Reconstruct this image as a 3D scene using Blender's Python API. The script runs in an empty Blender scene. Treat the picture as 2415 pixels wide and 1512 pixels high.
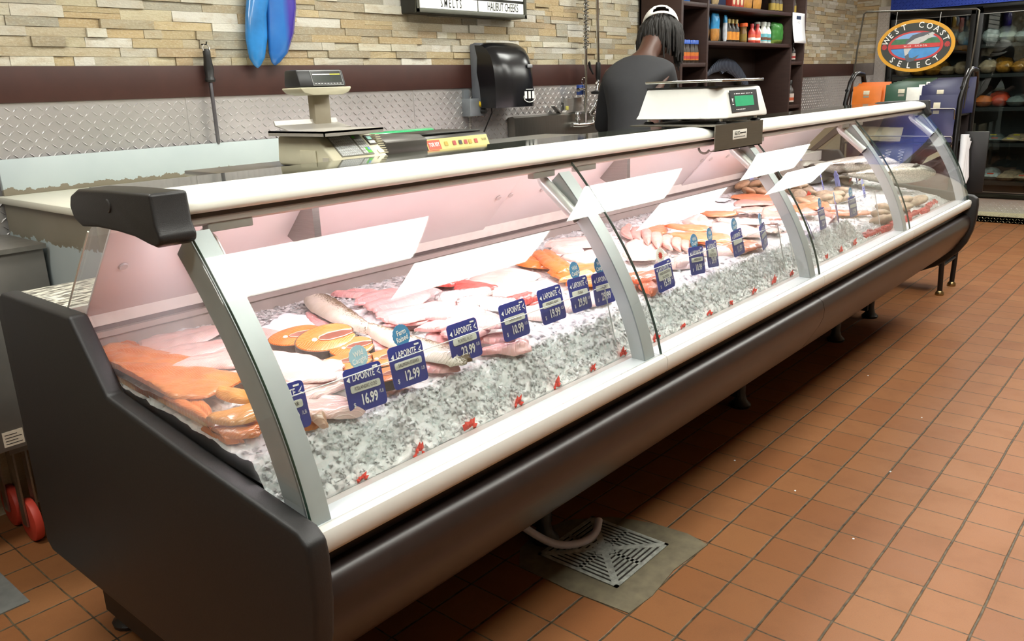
import bpy, bmesh, math, random
from mathutils import Vector, Matrix, noise as mnoise
from math import sin, cos, pi, radians, hypot, atan2, exp, sqrt
S = bpy.context.scene
COL = S.collection
# ------------------------------------------------------------------ camera
cam_d = bpy.data.cameras.new('camera')
cam = bpy.data.objects.new('camera', cam_d)
COL.objects.link(cam)
CF = Vector((0.72543715, 0.6317639, -0.27315803))
CR = Vector((0.6487401, -0.76019112, -0.03529508))
CU = Vector((0.22995047, 0.1516042, 0.96132146))
cam.matrix_world = Matrix(((CR.x, CU.x, -CF.x, -0.67856), (CR.y, CU.y, -CF.y, -1.05582),
                           (CR.z, CU.z, -CF.z, 1.41726), (0, 0, 0, 1)))
cam_d.sensor_fit = 'HORIZONTAL'
cam_d.sensor_width = 36
cam_d.lens = 1918.255 / 2415 * 36
cam_d.clip_start = 0.02
cam_d.clip_end = 100
S.camera = cam
# ------------------------------------------------------------------ world, exposure
W = bpy.data.worlds.new('world')
S.world = W
W.use_nodes = True
W.node_tree.nodes['Background'].inputs[0].default_value = (.8, .85, .9, 1)
W.node_tree.nodes['Background'].inputs[1].default_value = .15
S.view_settings.view_transform = 'Standard'
S.view_settings.look = 'None'
S.view_settings.gamma = 1
S.view_settings.use_curve_mapping = False
S.view_settings.exposure = 0.48
CEIL_LIGHT = 14.0      # radiance of the ceiling troffers
CASE_LAMP = 5.6        # watts of each lamp under the case canopy
S.cycles.max_bounces = 10
S.cycles.diffuse_bounces = 4
S.cycles.glossy_bounces = 4
S.cycles.transparent_max_bounces = 24
S.cycles.transmission_bounces = 6
S.cycles.caustics_reflective = False
S.cycles.caustics_refractive = False
S.cycles.sample_clamp_indirect = 6
rnd = random.Random(7)
# ------------------------------------------------------------------ materials
def lin(h):
    if isinstance(h, str):
        h = h.lstrip('#')
        c = [int(h[i:i + 2], 16) / 255 for i in (0, 2, 4)]
        return tuple(x / 12.92 if x <= .04045 else ((x + .055) / 1.055) ** 2.4 for x in c) + (1,)
    return tuple(h) + (1,) if len(h) == 3 else tuple(h)
def newmat(name):
    m = bpy.data.materials.new(name)
    m.use_nodes = True
    return m, m.node_tree.nodes, m.node_tree.links, m.node_tree.nodes['Principled BSDF']
def mix_rgb(N, L, fac, a, b, blend='MIX'):
    x = N.new('ShaderNodeMix')
    x.data_type = 'RGBA'
    x.blend_type = blend
    for sock, v in ((x.inputs[0], fac), (x.inputs[6], a), (x.inputs[7], b)):
        if hasattr(v, 'is_output'):
            L.new(v, sock)
        else:
            sock.default_value = v
    return x.outputs[2]
def math_n(N, L, op, a, b=0.0):
    x = N.new('ShaderNodeMath')
    x.operation = op
    for sock, v in ((x.inputs[0], a), (x.inputs[1], b)):
        if hasattr(v, 'is_output'):
            L.new(v, sock)
        else:
            sock.default_value = v
    return x.outputs[0]
def ramp(N, L, fac, lo, hi):
    x = N.new('ShaderNodeMapRange')
    L.new(fac, x.inputs[0])
    x.inputs[1].default_value = lo
    x.inputs[2].default_value = hi
    return x.outputs[0]
def noise_n(N, L, scale, detail=3, coord='Object', stretch=None, rough=.5):
    tc = N.new('ShaderNodeTexCoord')
    v = tc.outputs[coord]
    if stretch:
        mp = N.new('ShaderNodeMapping')
        L.new(v, mp.inputs[0])
        mp.inputs[3].default_value = stretch
        v = mp.outputs[0]
    n = N.new('ShaderNodeTexNoise')
    L.new(v, n.inputs[0])
    n.inputs['Scale'].default_value = scale
    n.inputs['Detail'].default_value = detail
    n.inputs['Roughness'].default_value = rough
    return n
def bump(N, L, P, h, strength, dist=.002):
    b = N.new('ShaderNodeBump')
    L.new(h, b.inputs['Height'])
    b.inputs['Strength'].default_value = strength
    b.inputs['Distance'].default_value = dist
    L.new(b.outputs[0], P.inputs['Normal'])
MC = {}
def M(name, col, rough=.5, metal=0, var=.06, vs=30, spec=.5, coat=0, bmp=0, bs=120, emit=0, stretch=None, sss=0, sssr=(.01, .006, .005)):
    if name in MC:
        return MC[name]
    m, N, L, P = newmat(name)
    c = lin(col)
    n = noise_n(N, L, vs, 4, stretch=stretch)
    a = tuple(max(0, x * (1 - var)) for x in c[:3]) + (1,)
    b = tuple(min(1, x * (1 + var)) for x in c[:3]) + (1,)
    L.new(mix_rgb(N, L, ramp(N, L, n.outputs[0], .3, .7), a, b), P.inputs['Base Color'])
    P.inputs['Roughness'].default_value = rough
    P.inputs['Metallic'].default_value = metal
    P.inputs['Specular IOR Level'].default_value = spec
    P.inputs['Coat Weight'].default_value = coat
    if bmp:
        bump(N, L, P, noise_n(N, L, bs, 3, stretch=stretch).outputs[0], bmp)
    if emit:
        P.inputs['Emission Color'].default_value = c
        P.inputs['Emission Strength'].default_value = emit
    if sss:
        P.inputs['Subsurface Weight'].default_value = sss
        P.inputs['Subsurface Radius'].default_value = sssr
        P.inputs['Subsurface Scale'].default_value = 1
    MC[name] = m
    return m
def glass_mat(name, tint=(1, 1, 1), f0=.045, rough=.0, haze=0.0):
    m, N, L, P = newmat(name)
    out = N['Material Output']
    N.remove(P)
    tr = N.new('ShaderNodeBsdfTransparent')
    n = noise_n(N, L, 3, 2)
    t = tuple(tint) + (1,)
    L.new(mix_rgb(N, L, n.outputs[0], t, tuple(x * .985 for x in tint) + (1,)), tr.inputs[0])
    gl = N.new('ShaderNodeBsdfGlossy')
    gl.inputs['Roughness'].default_value = rough
    lw = N.new('ShaderNodeLayerWeight')
    lw.inputs[0].default_value = .5
    fr = math_n(N, L, 'MULTIPLY_ADD', math_n(N, L, 'POWER', lw.outputs['Facing'], 5), 1 - f0)
    fr.node.inputs[2].default_value = f0
    mx = N.new('ShaderNodeMixShader')
    L.new(fr, mx.inputs[0])
    L.new(tr.outputs[0], mx.inputs[1])
    L.new(gl.outputs[0], mx.inputs[2])
    last = mx
    if haze:
        df = N.new('ShaderNodeBsdfTranslucent')
        df.inputs[0].default_value = (.9, .9, .9, 1)
        m2 = N.new('ShaderNodeMixShader')
        m2.inputs[0].default_value = haze
        L.new(mx.outputs[0], m2.inputs[1])
        L.new(df.outputs[0], m2.inputs[2])
        last = m2
    L.new(last.outputs[0], out.inputs[0])
    MC[name] = m
    return m
def fish_mat(name, base, light, line, k=2.2, freq=90, lines=.5, rough=.3, skin=None, sss=.25):
    """flesh: chevron muscle lines about the fillet's own axis, pale edge patches, wet gloss"""
    m, N, L, P = newmat(name)
    tc = N.new('ShaderNodeTexCoord')
    sx = N.new('ShaderNodeSeparateXYZ')
    L.new(tc.outputs['Object'], sx.inputs[0])
    ay = math_n(N, L, 'ABSOLUTE', sx.outputs[1])
    u = math_n(N, L, 'ADD', sx.outputs[0], math_n(N, L, 'MULTIPLY', ay, k))
    nz = noise_n(N, L, 25, 3)
    u = math_n(N, L, 'ADD', u, math_n(N, L, 'MULTIPLY', nz.outputs[0], .03))
    s = math_n(N, L, 'SINE', math_n(N, L, 'MULTIPLY', u, freq * 6.2832))
    s01 = math_n(N, L, 'MULTIPLY_ADD', s, .5)
    s01.node.inputs[2].default_value = .5
    sh = math_n(N, L, 'POWER', s01, 9)
    big = noise_n(N, L, 14, 3)
    c = mix_rgb(N, L, ramp(N, L, big.outputs[0], .35, .7), lin(base), lin(light))
    c = mix_rgb(N, L, math_n(N, L, 'MULTIPLY', sh, lines * .6), c, lin(line))
    if skin:
        sk = noise_n(N, L, 210, 3, stretch=(1, 1.5, 1))
        sy = ramp(N, L, math_n(N, L, 'ADD', sx.outputs[1], math_n(N, L, 'MULTIPLY', math_n(N, L, 'SUBTRACT', sk.outputs[0], .5), .11)), -.004, .014)
        c = mix_rgb(N, L, sy, c, lin(skin))
    L.new(c, P.inputs['Base Color'])
    P.inputs['Roughness'].default_value = rough
    P.inputs['Subsurface Weight'].default_value = sss
    P.inputs['Subsurface Radius'].default_value = (.012, .006, .004)
    P.inputs['Subsurface Scale'].default_value = 1
    P.inputs['Coat Weight'].default_value = .5
    P.inputs['Coat Roughness'].default_value = .12
    h = math_n(N, L, 'ADD', math_n(N, L, 'MULTIPLY', sh, .35), noise_n(N, L, 60, 4).outputs[0])
    bump(N, L, P, h, .45, .004)
    MC[name] = m
    return m
# ------------------------------------------------------------------ mesh building
class MB:
    def __init__(s):
        s.v = []
        s.f = []
        s.mi = []
        s.cur = 0
    def add(s, vs, fs):
        o = len(s.v)
        s.v += [tuple(p) for p in vs]
        s.f += [tuple(i + o for i in f) for f in fs]
        s.mi += [s.cur] * len(fs)
        return s
    def box(s, x0, x1, y0, y1, z0, z1, T=None):
        vs = [Vector((x, y, z)) for x in (x0, x1) for y in (y0, y1) for z in (z0, z1)]
        if T is not None:
            vs = [T @ p for p in vs]
        return s.add(vs, [(0, 1, 3, 2), (4, 6, 7, 5), (0, 4, 5, 1), (2, 3, 7, 6), (0, 2, 6, 4), (1, 5, 7, 3)])
    def prism(s, prof, a, b, ax='x', T=None):
        """a closed outline pushed along an axis; outline given in the other two axes"""
        def P(q, t):
            p = {'x': (t, q[0], q[1]), 'y': (q[0], t, q[1]), 'z': (q[0], q[1], t)}[ax]
            p = Vector(p)
            return T @ p if T is not None else p
        n = len(prof)
        vs = [P(q, a) for q in prof] + [P(q, b) for q in prof]
        fs = [(i, (i + 1) % n, (i + 1) % n + n, i + n) for i in range(n)]
        return s.add(vs, fs + [tuple(range(n))[::-1], tuple(range(n, 2 * n))])
    def tube(s, pts, r, n=10, cap=True, close=False):
        pts = [Vector(p) for p in pts]
        m = len(pts)
        rs = r if isinstance(r, (list, tuple)) else [r] * m
        vs = []
        ref = None
        for i, p in enumerate(pts):
            d = (pts[min(i + 1, m - 1)] - pts[max(i - 1, 0)]).normalized()
            if ref is None:
                ref = Vector((0, 0, 1)) if abs(d.z) < .9 else Vector((1, 0, 0))
            a = d.cross(ref).normalized()
            b = a.cross(d).normalized()
            ref = b
            for k in range(n):
                t = 2 * pi * k / n
                vs.append(p + (a * cos(t) + b * sin(t)) * rs[i])
        fs = [(i * n + k, i * n + (k + 1) % n, (i + 1) * n + (k + 1) % n, (i + 1) * n + k) for i in range(m - 1) for k in range(n)]
        if cap:
            fs += [tuple(range(n))[::-1], tuple(range((m - 1) * n, m * n))]
        return s.add(vs, fs)
    def cyl(s, p0, p1, r, n=20):
        return s.tube([p0, p1], r, n)
    def lathe(s, prof, c=(0, 0, 0), n=18, T=None):
        """profile of (radius, z) turned about a vertical axis at c"""
        vs = []
        for r, z in prof:
            for k in range(n):
                p = Vector((c[0] + r * cos(2 * pi * k / n), c[1] + r * sin(2 * pi * k / n), c[2] + z))
                vs.append(T @ p if T is not None else p)
        m = len(prof)
        fs = [(i * n + k, i * n + (k + 1) % n, (i + 1) * n + (k + 1) % n, (i + 1) * n + k) for i in range(m - 1) for k in range(n)]
        return s.add(vs, fs + [tuple(range(n))[::-1], tuple(range((m - 1) * n, m * n))])
    def ball(s, c, r, nu=12, nv=8, T=None):
        r = r if isinstance(r, (list, tuple)) else (r, r, r)
        vs = []
        for i in range(nv + 1):
            a = pi * i / nv
            for k in range(nu):
                b = 2 * pi * k / nu
                p = Vector((c[0] + r[0] * sin(a) * cos(b), c[1] + r[1] * sin(a) * sin(b), c[2] + r[2] * cos(a)))
                vs.append(T @ p if T is not None else p)
        fs = [(i * nu + k, (i + 1) * nu + k, (i + 1) * nu + (k + 1) % nu, i * nu + (k + 1) % nu) for i in range(nv) for k in range(nu)]
        return s.add(vs, fs)
    def text(s, body, T, size, sx=1.0, align='CENTER', bold=0.0, depth=.0):
        vs, fs = text_geo(body, align, bold)
        return s.add([T @ Vector((p[0] * size * sx, p[1] * size, 0)) for p in vs], fs)
    def build(s, name, mats, parent=None, bev=0, seg=2, smooth=40, loc=None, merge=True):
        me = bpy.data.meshes.new(name)
        o = bpy.data.objects.new(name, me)
        org = Vector(loc) if loc is not None else Vector((0, 0, 0))
        me.from_pydata([tuple(Vector(p) - org) for p in s.v], [], s.f)
        mats = mats if isinstance(mats, (list, tuple)) else [mats]
        for m in mats:
            me.materials.append(m)
        if len(mats) > 1:
            me.polygons.foreach_set('material_index', s.mi)
        bm = bmesh.new()
        bm.from_mesh(me)
        if merge:
            bmesh.ops.remove_doubles(bm, verts=bm.verts, dist=1e-5)
        bmesh.ops.recalc_face_normals(bm, faces=bm.faces)
        if bev:
            es = [e for e in bm.edges if len(e.link_faces) == 2 and e.calc_face_angle(0) > radians(28)]
            bmesh.ops.bevel(bm, geom=es, offset=bev, segments=seg, profile=.5, affect='EDGES', clamp_overlap=True)
        bm.to_mesh(me)
        bm.free()
        if smooth:
            me.polygons.foreach_set('use_smooth', [True] * len(me.polygons))
            me.set_sharp_from_angle(angle=radians(smooth))
        COL.objects.link(o)
        if parent is not None:
            o.parent = parent
            o.location = org - wl(parent)
        else:
            o.location = org
        return o
def wl(o):
    return o.location + (wl(o.parent) if o.parent else Vector((0, 0, 0)))
TG = {}
def text_geo(body, align='CENTER', bold=0.0):
    k = (body, align, bold)
    if k not in TG:
        cu = bpy.data.curves.new('t', 'FONT')
        cu.body = body
        cu.align_x = align
        cu.align_y = 'CENTER'
        cu.resolution_u = 2
        cu.offset = bold
        cu.fill_mode = 'FRONT'
        ob = bpy.data.objects.new('t', cu)
        COL.objects.link(ob)
        bpy.context.view_layer.update()
        me = bpy.data.meshes.new_from_object(ob.evaluated_get(bpy.context.evaluated_depsgraph_get()))
        TG[k] = ([tuple(v.co) for v in me.vertices], [tuple(p.vertices) for p in me.polygons])
        bpy.data.objects.remove(ob)
        bpy.data.meshes.remove(me)
        bpy.data.curves.remove(cu)
    return TG[k]
def tag(o, label, cat, group=None, kind=None):
    o['label'] = label
    o['category'] = cat
    if group:
        o['group'] = group
    if kind:
        o['kind'] = kind
    return o
def thing(name, label, cat, loc=(0, 0, 0), group=None):
    o = bpy.data.objects.new(name, None)
    o.empty_display_size = .05
    o.location = loc
    COL.objects.link(o)
    return tag(o, label, cat, group)
def struct(o):
    o['kind'] = 'structure'
    return o
def copy_tree(o, parent=None, loc=None):
    c = o.copy()
    COL.objects.link(c)
    if parent is not None:
        c.parent = parent
    if loc is not None:
        c.location = loc
    for ch in list(o.children):
        copy_tree(ch, c)
    return c
def frame_T(o, x, z):
    """text frame: text x runs along x, text y along z, standing at o"""
    x = Vector(x).normalized()
    z = Vector(z).normalized()
    n = x.cross(z)
    return Matrix(((x.x, z.x, n.x, o[0]), (x.y, z.y, n.y, o[1]), (x.z, z.z, n.z, o[2]), (0, 0, 0, 1)))
def sm(a, b, x):
    t = min(1, max(0, (x - a) / (b - a)))
    return t * t * (3 - 2 * t)
# ------------------------------------------------------------------ shared materials
STEEL = M('brushed_steel', '#a9a7a3', .32, 1, .08, 14, stretch=(1, 1, 30))
CHROME = M('chrome', '#d8d8d6', .12, 1, .03)
BLACKP = M('black_plastic', '#1b1a1a', .42, 0, .12, 300, bmp=.15, bs=500)
BLACKG = M('black_gloss', '#121213', .18, 0, .05)
WHITEP = M('white_plastic', '#eeece4', .38, 0, .03)
WHITEL = M('white_ink', '#f4f4f0', .5, 0, .02)
BLACKL = M('black_ink', '#151515', .5, 0, .02)
GLASS = glass_mat('clear_glass', (.985, .995, .985))
# ================================================================== the room
YW = 2.1      # back wall
XR = 8.65     # far wall with the freezer
ZC = 2.65     # ceiling
def floor_mat():
    m, N, L, P = newmat('quarry_tile')
    tc = N.new('ShaderNodeTexCoord')
    sx = N.new('ShaderNodeSeparateXYZ')
    wob = noise_n(N, L, 9, 2)
    va = N.new('ShaderNodeVectorMath')
    va.operation = 'MULTIPLY_ADD'
    L.new(wob.outputs[1], va.inputs[0])
    va.inputs[1].default_value = (.006, .006, 0)
    L.new(tc.outputs['Object'], va.inputs[2])
    L.new(va.outputs[0], sx.inputs[0])
    def cell(out, o, p, half):
        u = math_n(N, L, 'DIVIDE', math_n(N, L, 'SUBTRACT', out, o), p)
        fl = math_n(N, L, 'FLOOR', u)
        fr = math_n(N, L, 'SUBTRACT', u, fl)
        d = math_n(N, L, 'MULTIPLY', math_n(N, L, 'SUBTRACT', .5, math_n(N, L, 'ABSOLUTE', math_n(N, L, 'SUBTRACT', fr, .5))), p)
        return fl, ramp(N, L, d, half * .55, half * 1.25)
    fx, gx = cell(sx.outputs[0], 1.143, .157, .0024)
    fy, gy = cell(sx.outputs[1], -.294, .15032, .0036)
    tile = math_n(N, L, 'MULTIPLY', gx, gy)
    cb = N.new('ShaderNodeCombineXYZ')
    L.new(fx, cb.inputs[0])
    L.new(fy, cb.inputs[1])
    wn = N.new('ShaderNodeTexWhiteNoise')
    L.new(cb.outputs[0], wn.inputs[0])
    c = mix_rgb(N, L, wn.outputs[0], lin('#84532f'), lin('#8f5f39'))
    n1 = noise_n(N, L, 5, 5, rough=.65)
    c = mix_rgb(N, L, math_n(N, L, 'MULTIPLY', ramp(N, L, n1.outputs[0], .5, .75), .35), c, lin('#6e4526'))
    n2 = noise_n(N, L, 300, 2)
    c = mix_rgb(N, L, math_n(N, L, 'MULTIPLY', ramp(N, L, n2.outputs[0], .45, .8), .22), c, lin('#5f3a24'))
    gcol = mix_rgb(N, L, ramp(N, L, noise_n(N, L, 40, 3).outputs[0], .35, .65), lin('#2f261a'), lin('#5f543f'))
    L.new(mix_rgb(N, L, tile, gcol, c), P.inputs['Base Color'])
    rr = N.new('ShaderNodeMapRange')
    L.new(n1.outputs[0], rr.inputs[0])
    rr.inputs[3].default_value = .42
    rr.inputs[4].default_value = .62
    L.new(rr.outputs[0], P.inputs['Roughness'])
    P.inputs['Specular IOR Level'].default_value = .35
    h = math_n(N, L, 'ADD', tile, math_n(N, L, 'MULTIPLY', n1.outputs[0], .25))
    h = math_n(N, L, 'ADD', h, math_n(N, L, 'MULTIPLY', wn.outputs[0], .3))
    bump(N, L, P, h, .5, .004)
    return m
struct(MB().box(-4, 9.6, -5, 2.3, -.1, 0).build('floor', floor_mat(), smooth=0))
PAINT = M('cream_paint', '#cfc8b6', .7, 0, .03)
struct(MB().box(-4, 9.6, -5.1, -5, 0, ZC).build('wall_front', PAINT, smooth=0))
struct(MB().box(-4.1, -4, -5.1, 2.3, 0, ZC).build('wall_left', PAINT, smooth=0))
struct(MB().box(-4.1, 9.7, -5.1, 2.3, ZC, ZC + .1).build('ceiling', M('ceiling_white', '#dedcd4', .8, 0, .03), smooth=0))
# --- ledger stone: each stone a block of its own depth and tint inside one wall mesh
def stone_mat():
    m, N, L, P = newmat('ledger_stone')
    at = N.new('ShaderNodeAttribute')
    at.attribute_name = 'tint'
    n = noise_n(N, L, 16, 5, stretch=(1, 1, 2.4), rough=.62)
    n2 = noise_n(N, L, 90, 3, stretch=(1, 1, 2))
    c = mix_rgb(N, L, math_n(N, L, 'MULTIPLY', ramp(N, L, n.outputs[0], .5, .72), .5), at.outputs[0], lin('#a48c66'))
    c = mix_rgb(N, L, math_n(N, L, 'MULTIPLY', ramp(N, L, n2.outputs[0], .5, .8), .35), c, lin('#d9d3c0'))
    L.new(c, P.inputs['Base Color'])
    P.inputs['Roughness'].default_value = .8
    bump(N, L, P, math_n(N, L, 'ADD', n.outputs[0], math_n(N, L, 'MULTIPLY', n2.outputs[0], .4)), .6, .008)
    return m
STONE = stone_mat()
PAL = [lin(h) for h in ('#c2bba6', '#cbc6b5', '#bdb396', '#b0a48a', '#b0a68f', '#a6a08f', '#bba984', '#b5a07a', '#d2cec2', '#ab9778', '#c0baaa', '#a2967e')]
def stone_wall(name, ax, plane, a0, a1, z0, z1, seed):
    r = random.Random(seed)
    b = MB()
    cols = []
    if ax == 'x':
        b.box(a0, a1, plane, plane + .12, 0, z1)
    else:
        b.box(plane, plane + .12, a0, a1, 0, z1)
    cols += [PAL[3]] * 8
    z = z0
    while z < z1 - .01:
        h = r.choice((.028, .032, .034, .036, .04))
        h = min(h, z1 - z)
        a = a0 - r.random() * .1
        while a < a1:
            l = r.choice((.07, .11, .14, .17, .2, .24, .28))
            e = min(a + l, a1)
            s = max(a, a0)
            if e - s > .012:
                split = [(z, z + h)]
                if h > .034 and r.random() < .16:
                    split = [(z, z + h / 2), (z + h / 2, z + h)]
                for q0, q1 in split:
                    d = .006 + .014 * r.random()
                    d2 = [d + r.uniform(-.003, .003) for _ in range(4)]
                    g = .0006
                    if ax == 'x':
                        vs = [(s + g, plane + .01, q0 + g), (e - g, plane + .01, q0 + g), (e - g, plane + .01, q1 - g), (s + g, plane + .01, q1 - g),
                              (s + g, plane - d2[0], q0 + g), (e - g, plane - d2[1], q0 + g), (e - g, plane - d2[2], q1 - g), (s + g, plane - d2[3], q1 - g)]
                    else:
                        vs = [(plane + .01, s + g, q0 + g), (plane + .01, e - g, q0 + g), (plane + .01, e - g, q1 - g), (plane + .01, s + g, q1 - g),
                              (plane - d2[0], s + g, q0 + g), (plane - d2[1], e - g, q0 + g), (plane - d2[2], e - g, q1 - g), (plane - d2[3], s + g, q1 - g)]
                    b.add(vs, [(4, 5, 6, 7), (0, 4, 7, 3), (1, 2, 6, 5), (3, 7, 6, 2), (0, 1, 5, 4)])
                    c = r.choice(PAL)
                    k = r.uniform(.88, 1.08)
                    cols += [(c[0] * k, c[1] * k, c[2] * k, 1)] * 8
            a += l
        z += h
    o = b.build(name, STONE, smooth=0, merge=False)
    at = o.data.attributes.new('tint', 'FLOAT_COLOR', 'POINT')
    at.data.foreach_set('color', [x for c in cols for x in c])
    return struct(o)
stone_wall('wall_back', 'x', YW, -4, XR + .12, 1.552, ZC, 3)
stone_wall('wall_right', 'y', XR, 1.86, YW, 1.552, ZC, 5)
# --- dark brown rail and raised-lug tread plate
BROWN = M('brown_rail_paint', '#3e1e16', .55, 0, .1, 18)
struct(MB().box(-4, XR, YW - .022, YW + .01, 1.432, 1.552).build('trim_1', BROWN, bev=.003))
struct(MB().box(XR - .02, XR + .01, 1.86, YW - .022, 1.432, 1.552).build('trim_2', M('grey_rail_paint', '#6f6763', .5, 0, .1, 18), bev=.003))
TREAD = M('tread_plate', '#cfcccb', .3, .7, .08, 3, bmp=.05, bs=6)
def tread(name, ax, plane, a0, a1, z0, z1, p=.026, mat=None, sheets=()):
    """sheet metal with raised lugs at alternating angles"""
    b = MB()
    V = (lambda a, z, d: (a, plane - d, z)) if ax == 'x' else (lambda a, z, d: (plane - d, a, z))
    if ax == 'x':
        b.box(a0, a1, plane, plane + .01, z0, z1)
    else:
        b.box(plane, plane + .01, a0, a1, z0, z1)
    na, nz = int((a1 - a0) / p), int((z1 - z0) / p)
    for i in range(na):
        for j in range(nz):
            ca, cz = a0 + (i + .5) * p, z0 + (j + .5) * p
            t = radians(40 if (i + j) % 2 else -40)
            ua, uz = cos(t), sin(t)
            q = lambda u, w, d: V(ca + ua * u - uz * w, cz + uz * u + ua * w, d)
            l, w, h = p * .52, p * .125, .0038
            b.add([q(-l, 0, 0), q(0, -w, 0), q(l, 0, 0), q(0, w, 0), q(-l * .5, 0, h), q(l * .5, 0, h)],
                  [(0, 1, 4), (1, 5, 4), (1, 2, 5), (2, 3, 5), (3, 4, 5), (3, 0, 4)])
    for s in sheets:
        if ax == 'x':
            b.box(s - .004, s + .004, plane - .002, plane + .002, z0, z1)
    return b.build(name, mat or TREAD, smooth=0, merge=False)
struct(tread('trim_3', 'x', YW - .012, -1.2, XR, .93, 1.432, sheets=(1.02, 2.24, 3.46, 4.7)))
struct(tread('trim_4', 'y', XR - .012, 1.8, 2.08, .3, 1.432))
struct(tread('trim_5', 'y', XR - .03, 1.745, 1.86, 0, 2.1))
# --- ceiling troffers
LIT = M('light_diffuser', '#fdfef6', .4, 0, .01, emit=CEIL_LIGHT)
LFR = M('white_metal', '#e6e5df', .4, 0, .02)
for k, (x, y, w) in enumerate(((-1.05, -.53, 1.2), (1.4, -.53, 1.2), (3.82, -.53, 1.2), (6.15, -.53, 1.15), (.2, -1.03, 1.15), (2.57, -1.03, 1.15), (4.92, -1.03, 1.1), (7.2, -1.03, 1.2), (-.6, 1.0, 1.2), (1.5, 1.0, 1.2), (3.6, 1.0, 1.2), (5.8, 1.0, 1.2), (7.6, .4, 1.0))):
    t = thing('ceiling_light', 'recessed fluorescent ceiling light above the shop floor', 'ceiling light', (x, y, ZC - .02), 'ceiling lights')
    b = MB()
    for q in ((-w / 2, -w / 2 + .02, -.23, .23), (w / 2 - .02, w / 2, -.23, .23), (-w / 2, w / 2, -.23, -.21), (-w / 2, w / 2, .21, .23)):
        b.box(x + q[0], x + q[1], y + q[2], y + q[3], ZC - .02, ZC)
    b.build('light_frame', LFR, t)
    MB().box(x - w / 2 + .02, x + w / 2 - .02, y - .21, y + .21, ZC - .012, ZC - .004).build('diffuser', LIT, t, smooth=0)
# ================================================================== the refrigerated case
LC, PW = 4.48, 1.12          # length, width of one glass bay
def gy(z):                   # front glass: distance back at height z
    u = z - .729
    return .75134 * u * u + .2119 * u - .006
case = thing('fish_display_case', 'long refrigerated fish counter with curved glass front and black end panels', 'display case', (0, 0, 0))
CASEB = M('case_black', '#191818', .5, 0, .15, 160, bmp=.12, bs=420)
BELLY = M('dark_brown_vinyl', '#241a17', .33, 0, .12, 30, spec=.45)
CREAM = M('cream_bumper', '#d2d1ca', .45, 0, .02)
RAILW = M('white_rail', '#ecece2', .3, 0, .02)
ALU = M('satin_aluminium', '#b3babc', .42, .35, .03)
GREYP = M('grey_post_side', '#8d979a', .45, .6, .04)
LINER = M('liner_grey', '#a89f98', .45, .3, .05)
REARW = M('rear_door_white', '#d8cfce', .28, 0, .03, 6)
endp = [(-.055, .735), (-.03, .752), (.3, .792), (.619, .837), (.738, .99), (1.13, .99), (1.18, .96), (1.18, .3), (1.15, .278), (.3, .278), (.2, .29), (.125, .325), (.065, .37), (.01, .425), (-.025, .48), (-.048, .55), (-.058, .62), (-.06, .7)]
for x in (-.042, LC + .004):
    MB().prism(endp, x, x + .042).build('end_panel', CASEB, case, bev=.009, seg=3)
# body
belly = [(-.015, .682), (.012, .676), (.012, .645), (-.01, .642), (-.028, .628), (-.036, .6), (-.034, .57), (-.02, .535), (.003, .495), (.035, .445), (.085, .395), (.14, .358), (.2, .335), (.3, .318), (1.12, .3), (1.14, .6), (.9, .66), (.05, .68)]
for k in range(2):
    MB().prism(belly, k * LC / 2 + (.001 if k else 0), (k + 1) * LC / 2 - (.0 if k else .002)).build('front_skirt', BELLY, case, smooth=50)
MB().prism([(.5, .3), (.5, .06), (1.12, .06), (1.12, .3)], .05, LC - .05).build('plinth', M('plinth_black', '#131211', .6, 0, .1), case)
for x in (.1, 1.15, 2.58, 3.78, 4.36):
    for y in ((.43, 1.1) if x > .2 else (.55, 1.1)):
        b = MB().lathe([(.045, 0), (.048, .012), (.03, .03), (.022, .06), (.022, .3)], (x, y, 0), 14)
        b.build('foot', BLACKP, case)
for x in (.08, 1.13, 2.55, 3.8, 4.3):
    MB().box(x, x + .06, .43, .5, .05, .31).build('frame_leg', M('plinth_black', '#131211'), case)
# bumper trim in four lengths
trim = [(-.022, .682), (-.027, .69), (-.029, .715), (-.025, .7255), (-.014, .729), (-.008, .729), (-.008, .70), (0, .69), (0, .682)]
SILL = M('sill_aluminium', '#e4e9ef', .35, .1, .02)
INNER = M('sill_inner', '#c9c2bf', .4, .1, .05, 40)
for k in range(4):
    x0, x1 = k * PW + (.001 if k else 0), (k + 1) * PW - .001
    MB().prism(trim, x0, x1).build('bumper_trim', CREAM, case, smooth=30)
    MB().prism([(-.007, .70), (-.007, .727), (.042, .7285), (.042, .70)], x0, x1).build('sill', SILL, case, bev=.001)
MB().prism([(.043, .69), (.043, .725), (.078, .717), (.078, .69)], .003, LC - .003).build('inner_sill', INNER, case)
# inside tray, liner, rear ledge, rear doors
MB().prism([(.06, .69), (.06, .715), (.16, .716), (.78, .79), (.84, .80), (.84, .69)], .002, LC - .002).build('tray_deck', M('tray_steel', '#8f8e8d', .3, 1, .08, 9), case)
b = MB().prism([(.832, .78), (.832, .9), (.822, .905), (.822, .918), (.862, .918), (.87, .78)], .002, LC - .002)
b.build('rear_liner', LINER, case)
MB().box(.02, LC - .02, .838, .842, .9, .935).build('air_grille', M('dark_grille', '#5d5552', .5, 0, .25, 160, stretch=(3, 1, 1)), case)
def granite():
    m, N, L, P = newmat('speckled_worktop')
    n = noise_n(N, L, 60, 3, stretch=(.45, 1.6, 1))
    c = mix_rgb(N, L, ramp(N, L, n.outputs[0], .44, .54), lin('#57534b'), lin('#dcd8c8'))
    L.new(c, P.inputs['Base Color'])
    P.inputs['Roughness'].default_value = .35
    return m
MB().box(0, LC, .845, 1.13, .968, .984).build('rear_worktop', granite(), case, bev=.003)
MB().box(0, LC, .834, .85, .93, .984).build('worktop_edge', M('worktop_edge_white', '#d8d4cb', .4), case)
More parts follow.
